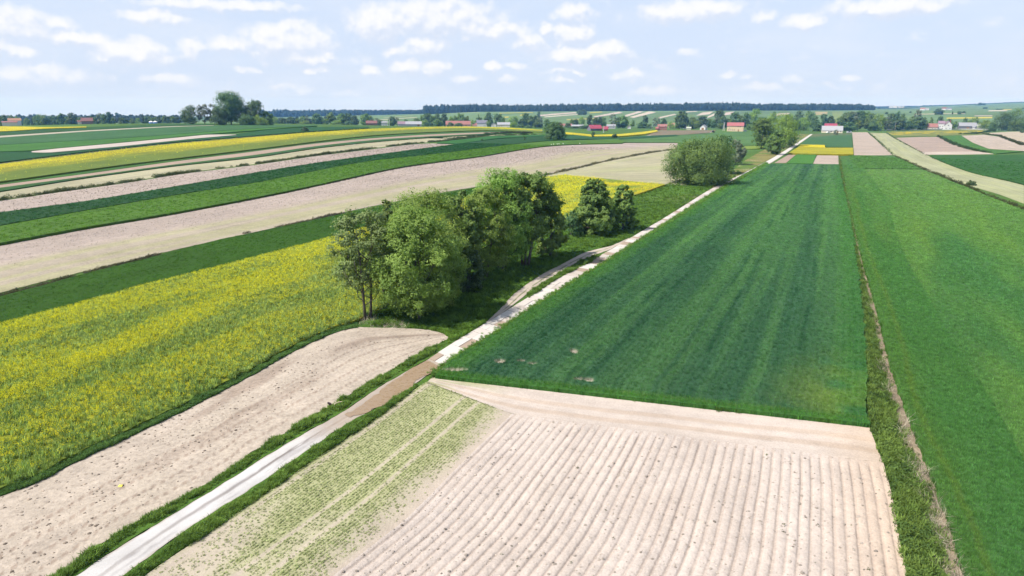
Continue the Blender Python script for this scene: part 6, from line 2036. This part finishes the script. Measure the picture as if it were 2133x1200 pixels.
def pole(px, base, top, label, mat='conc', double=False, Y=None, arms=1):
    P = ground_at(px, base) if Y is None else at_depth(px, base, Y)
    P[2] = terrain(P[0], P[1])
    H = at_depth(px, top, P[1])[2] - P[2]
    root = link('power_pole', None, loc=P, label=label, cat='pole', group='power poles of the village line')
    mb = MB()
    if double:
        mb.tube([(-.9, 0, -.5), (0, 0, H)], [.30, .18], 8)
        mb.tube([(.9, 0, -.5), (.05, 0, H * .97)], [.30, .18], 8)
    else:
        mb.tube([(0, 0, -.5), (0, 0, H)], [.24, .15], 8)
    mb.build('post', M[mat], root)
    for k in range(arms):
        ab = MB()
        z = H - .5 - k * 1.0
        ab.box(-.9, .9, -.08, .08, z, z + .14)
        ao = ab.build('crossarm', M['metal'], root)
        for x in (-.8, 0.35, .8):
            ib = MB()
            ib.tube([(x, 0, z + .14), (x, 0, z + .34), (x, 0, z + .42)], [.06, .09, .04], 6)
            ib.build('insulator', M['white_paint'], ao)


pole(1507.5, 272.5, 254.5, 'concrete double legged power pole beside the yellow house', double=True)
pole(1257.5, 276.5, 262.5, 'pale concrete pole before the crimson barns', arms=1)
pole(1864, 272.5, 256, 'lone dark wooden power pole before the dark grove', 'wood_pole')
pole(1052.5, 266, 258.5, 'short pole at the edge of the yellow strip below the grey hipped roof', Y=900)
pole(1357, 271, 263, 'thin wooden pole beside the red brick house', 'wood_pole')
pole(1394, 271, 262, 'thin wooden pole before the cream house with an orange roof', 'wood_pole')
pole(811.5, 258, 245.5, 'thin pale pole beside the dark tree and the white cottage', Y=1020)


def car(px, base, label, matk, L=4.4, Wd=1.8, Hh=1.5, van=False, rot=0.0):
    P = ground_at(px, base)
    root = link('parked_car' if not van else 'parked_van', None, loc=P, rot=(0, 0, rot), label=label, cat='car' if not van else 'van')
    prof = [(-L / 2, .35), (L / 2, .35), (L / 2, .85), (L * .28, .95), (L * .14, Hh), (-L * .30, Hh), (-L * .46, .98), (-L / 2, .9)] if not van else \
        [(-L / 2, .35), (L / 2, .35), (L / 2, 1.0), (L * .40, 1.15), (L * .27, Hh), (-L * .48, Hh), (-L / 2, 1.0)]
    mb = MB()
    n = len(prof)
    vs = [(x, -Wd / 2, z) for x, z in prof] + [(x, Wd / 2, z) for x, z in prof]
    mb.add(vs, [tuple(range(n)), tuple(range(2 * n - 1, n - 1, -1))] + [(i, (i + 1) % n, n + (i + 1) % n, n + i) for i in range(n)])
    mb.build('body', M[matk], root)
    for s in (-1, 1):
        wb = MB()
        y0, y1 = sorted((s * (Wd / 2 + .002), s * (Wd / 2 + .02)))
        wb.box(-L * .28, L * .12, y0, y1, 1.0, Hh - .12)
        wb.build('side_window', M['glass'], root)
        for x in (-L * .31, L * .31):
            tb = MB()
            tb.tube([(x, s * (Wd / 2 - .2), .33), (x, s * (Wd / 2 + .03), .33)], .33, 14)
            to = tb.build('wheel', M['tyre'], root)
            rb = MB()
            rb.tube([(x, s * (Wd / 2 + .03), .33), (x, s * (Wd / 2 + .04), .33)], .19, 10)
            rb.build('rim', M['silver'], to)
    return root


car(1725.5, 277, 'small white car parked before the grey roofed farmhouse', 'white_paint', rot=.3)
car(1769, 277.5, 'silver van parked beside the dark tree near the brown strip', 'silver', 5.4, 2.0, 2.2, True)
car(1552, 273.5, 'pale car parked by the trees next to the yellow house', 'silver', rot=.2)


def tractor(px, base):
    P = ground_at(px, base)
    root = link('tractor', None, loc=P, rot=(0, 0, .5), label='small dark tractor working in the green field before the yellow house', cat='tractor')
    mb = MB()
    mb.box(-.2, 1.9, -.4, .4, .7, 1.45)
    mb.box(-1.2, .2, -.55, .55, .7, 1.1)
    mb.build('body', M['darkgreen'], root)
    cb = MB()
    cb.box(-1.1, .15, -.65, .65, 1.1, 2.3)
    co = cb.build('cab', M['glass'], root)
    rb = MB()
    rb.box(-1.25, .3, -.75, .75, 2.3, 2.42)
    rb.build('roof', M['darkgreen'], co)
    eb = MB()
    eb.tube([(1.2, .3, 1.4), (1.2, .3, 2.2)], .06, 6)
    eb.build('exhaust', M['tyre'], root)
    for x, r_, w_ in ((-.8, .8, .4), (1.4, .5, .28)):
        for s in (-1, 1):
            tb = MB()
            tb.tube([(x, s * .62, r_), (x, s * (.62 + w_), r_)], r_, 16)
            tb.build('wheel', M['tyre'], root)
    ib = MB()
    ib.box(-3.2, -1.3, -1.6, 1.6, .4, .75)
    ib.build('implement', M['metal'], root)


tractor(1485.5, 277)


def fence():
    pts = [(1847, 271.5), (1900, 271), (1950, 270.5), (2000, 270), (2060, 270.5)]
    pp = smooth_poly(pts, 60)
    W = unproject(pp[:, 0], pp[:, 1])
    root = link('fence', None, loc=W[30], label='long pale panel fence along the yard of the white houses', cat='fence')
    o = Vector(W[30])
    fr, L = frac_of(W)
    n = 40
    q = np.stack([np.interp(np.linspace(0, 1, n + 1), fr, W[:, k]) for k in range(3)], -1)
    mat = plain_mat('fence_boards', (0.42, 0.40, 0.37), .9)
    for i in range(n):
        a, b = Vector(q[i]) - o, Vector(q[i + 1]) - o
        d = (b - a)
        nrm = Vector((-d.y, d.x, 0)).normalized() * .03
        a2, b2 = a + d * .03, b - d * .03
        h = 1.35
        mb = MB()
        vs = [a2 - nrm, b2 - nrm, b2 + nrm, a2 + nrm]
        vs += [v + Vector((0, 0, h)) for v in vs]
        mb.add(vs, [(3, 2, 1, 0), (4, 5, 6, 7), (0, 1, 5, 4), (1, 2, 6, 5), (2, 3, 7, 6), (3, 0, 4, 7)])
        mb.build('panel', mat, root)
        pb = MB()
        pb.tube([a - Vector((0, 0, .3)), a + Vector((0, 0, 1.55))], .08, 6)
        pb.build('post', M['conc'], root)


fence()

# ------------------------------------------------------------------ the small things on the pale strip by the lone bush
def field_post(px, base, top, lean, label):
    P = ground_at(px, base, HILL)
    H = max(1.0, at_depth(px, top, P[1])[2] - P[2])
    root = link('marker_post', None, loc=P, rot=(0, lean, 0), label=label, cat='post', group='short white posts along the pale strip')
    mb = MB()
    mb.tube([(0, 0, -.2), (.05, 0, H * .5), (0, 0, H)], [.15, .17, .16], 8)
    mb.build('post', M['white_paint'], root)
    cb = MB()
    cb.tube([(-.02, 0, H), (-.12, 0, H + .08), (-.30, 0, H + .10)], [.17, .17, .06], 8)
    cb.build('cap', M['white_paint'], root)


for px, b, t, ln, lb in [(1149.5, 304.3, 302.3, -.25, 'first of the short white posts, lowest on the strip edge'), (1153.3, 303.4, 301.4, .0, 'second short white post from the lone bush side'), (1161.4, 303.0, 300.8, -.2, 'third short white post, thin and tilted'),
                         (1165.3, 302.8, 300.3, -.25, 'fourth short white post, the stoutest of them'), (1173.4, 302.2, 299.7, -.1, 'fifth short white post, below the shaded side of the bush'), (1209, 301.6, 299.2, -.4, 'last short white post, leaning and far from the others')]:
    field_post(px, b, t, ln, lb)


def person(px, base):
    P = ground_at(px, base, HILL)
    root = link('person', None, loc=P, rot=(0, 0, .6), label='person in white top and brown trousers walking on the pale strip', cat='person')
    # one continuous body grown from a jointed skeleton
    V = [(0, 0, .95), (0, 0, 1.18), (0, .02, 1.42), (0, .04, 1.52), (0, .06, 1.64), (0, .06, 1.74),
         (-.19, .02, 1.42), (-.24, .06, 1.14), (-.22, .22, .92), (.19, .02, 1.42), (.25, -.05, 1.14), (.24, .06, .90),
         (-.10, 0, .90), (-.11, .20, .50), (-.11, .16, .08), (-.11, .30, .04), (.10, 0, .90), (.11, -.04, .50), (.11, -.30, .10), (.11, -.20, .03)]
    R = [.15, .14, .13, .06, .10, .085, .07, .05, .04, .07, .05, .04, .09, .065, .05, .045, .09, .065, .05, .045]
    E = [(0, 1), (1, 2), (2, 3), (3, 4), (4, 5), (2, 6), (6, 7), (7, 8), (2, 9), (9, 10), (10, 11), (0, 12), (12, 13), (13, 14), (14, 15), (0, 16), (16, 17), (17, 18), (18, 19)]
    me = bpy.data.meshes.new('body')
    me.from_pydata(V, E, [])
    o = link('body', me, root)
    md = o.modifiers.new('skin', 'SKIN')
    for i, r_ in enumerate(R):
        me.skin_vertices[0].data[i].radius = (r_, r_)
    me.skin_vertices[0].data[0].use_root = True
    o.modifiers.new('sub', 'SUBSURF').levels = 1
    m, T, out = new_mat('clothes')
    tc = T.new('ShaderNodeTexCoord')
    s = T.new('ShaderNodeSeparateXYZ')
    T.l.new(tc.outputs['Object'], s.inputs[0])
    c = T.mix(T.m('GREATER_THAN', s.outputs[2], .96), (0.13, 0.055, 0.03), (0.72, 0.71, 0.68))
    c = T.mix(T.m('GREATER_THAN', s.outputs[2], 1.50), c, (0.50, 0.32, 0.24))
    principled(T, out, c, .9)
    me.materials.append(m)
    hb = MB()
    hb.tube([(0, .06, 1.69), (0, .05, 1.76), (0, .05, 1.80)], [.115, .10, .03], 10)
    hb.build('hat', M['white_paint'], root)


person(1193, 308.6)


def stump():
    P = ground_at(692, 849)
    root = link('tree_stump', None, loc=P, label='dark charred stump leaning out of the verge with a pale broken stick', cat='stump')
    mb = MB()
    mb.tube([(.12, 0, -.1), (-.02, .02, .16), (-.24, .05, .36), (-.40, .08, .44)], [.12, .13, .12, .07], 8)
    mb.build('stump', plain_mat('charred_wood', (0.035, 0.025, 0.025), .9, .1, .4, 6.0, bump=.02), root)
    sb = MB()
    sb.tube([(.10, .05, .05), (.22, .12, .32), (.55, .25, .42), (.85, .3, .44)], [.04, .035, .03, .02], 6)
    sb.build('stick', plain_mat('bleached_wood', (0.55, 0.45, 0.33), .9), root)


stump()


def litter():
    P = ground_at(251, 1014)
    mb = MB()
    mb.add([(-.14, -.09, .01), (.13, -.10, .02), (.16, .08, .09), (.02, .12, .05), (-.12, .09, .08), (0, 0, .14)], [(0, 1, 5), (1, 2, 5), (2, 3, 5), (3, 4, 5), (4, 0, 5), (4, 3, 2, 1, 0)])
    o = mb.build('paper_scrap', plain_mat('yellow_paper', (0.75, 0.62, 0.10), .8), loc=P + np.array([0, 0, .03]), label='small yellow scrap of litter lying on the ploughed strip', cat='litter')


litter()

# ------------------------------------------------------------------ summer haze
def build_haze():
    mb = MB()
    mb.box(-7200, 7200, -7150, 7200, -52, 128)
    m, T, out = new_mat('haze')
    v = T.new('ShaderNodeVolumePrincipled')
    v.inputs['Color'].default_value = (0.20, 0.50, 1.0, 1)
    v.inputs['Absorption Color'].default_value = (1, 1, 1, 1)
    v.inputs['Density'].default_value = HAZE
    v.inputs['Anisotropy'].default_value = 0.0
    T.l.new(v.outputs[0], out.inputs['Volume'])
    o = mb.build('haze', m, label='thin bluish summer haze over the farmland', cat='haze', kind='stuff')
    return o


HAZE = 0.000095
build_haze()
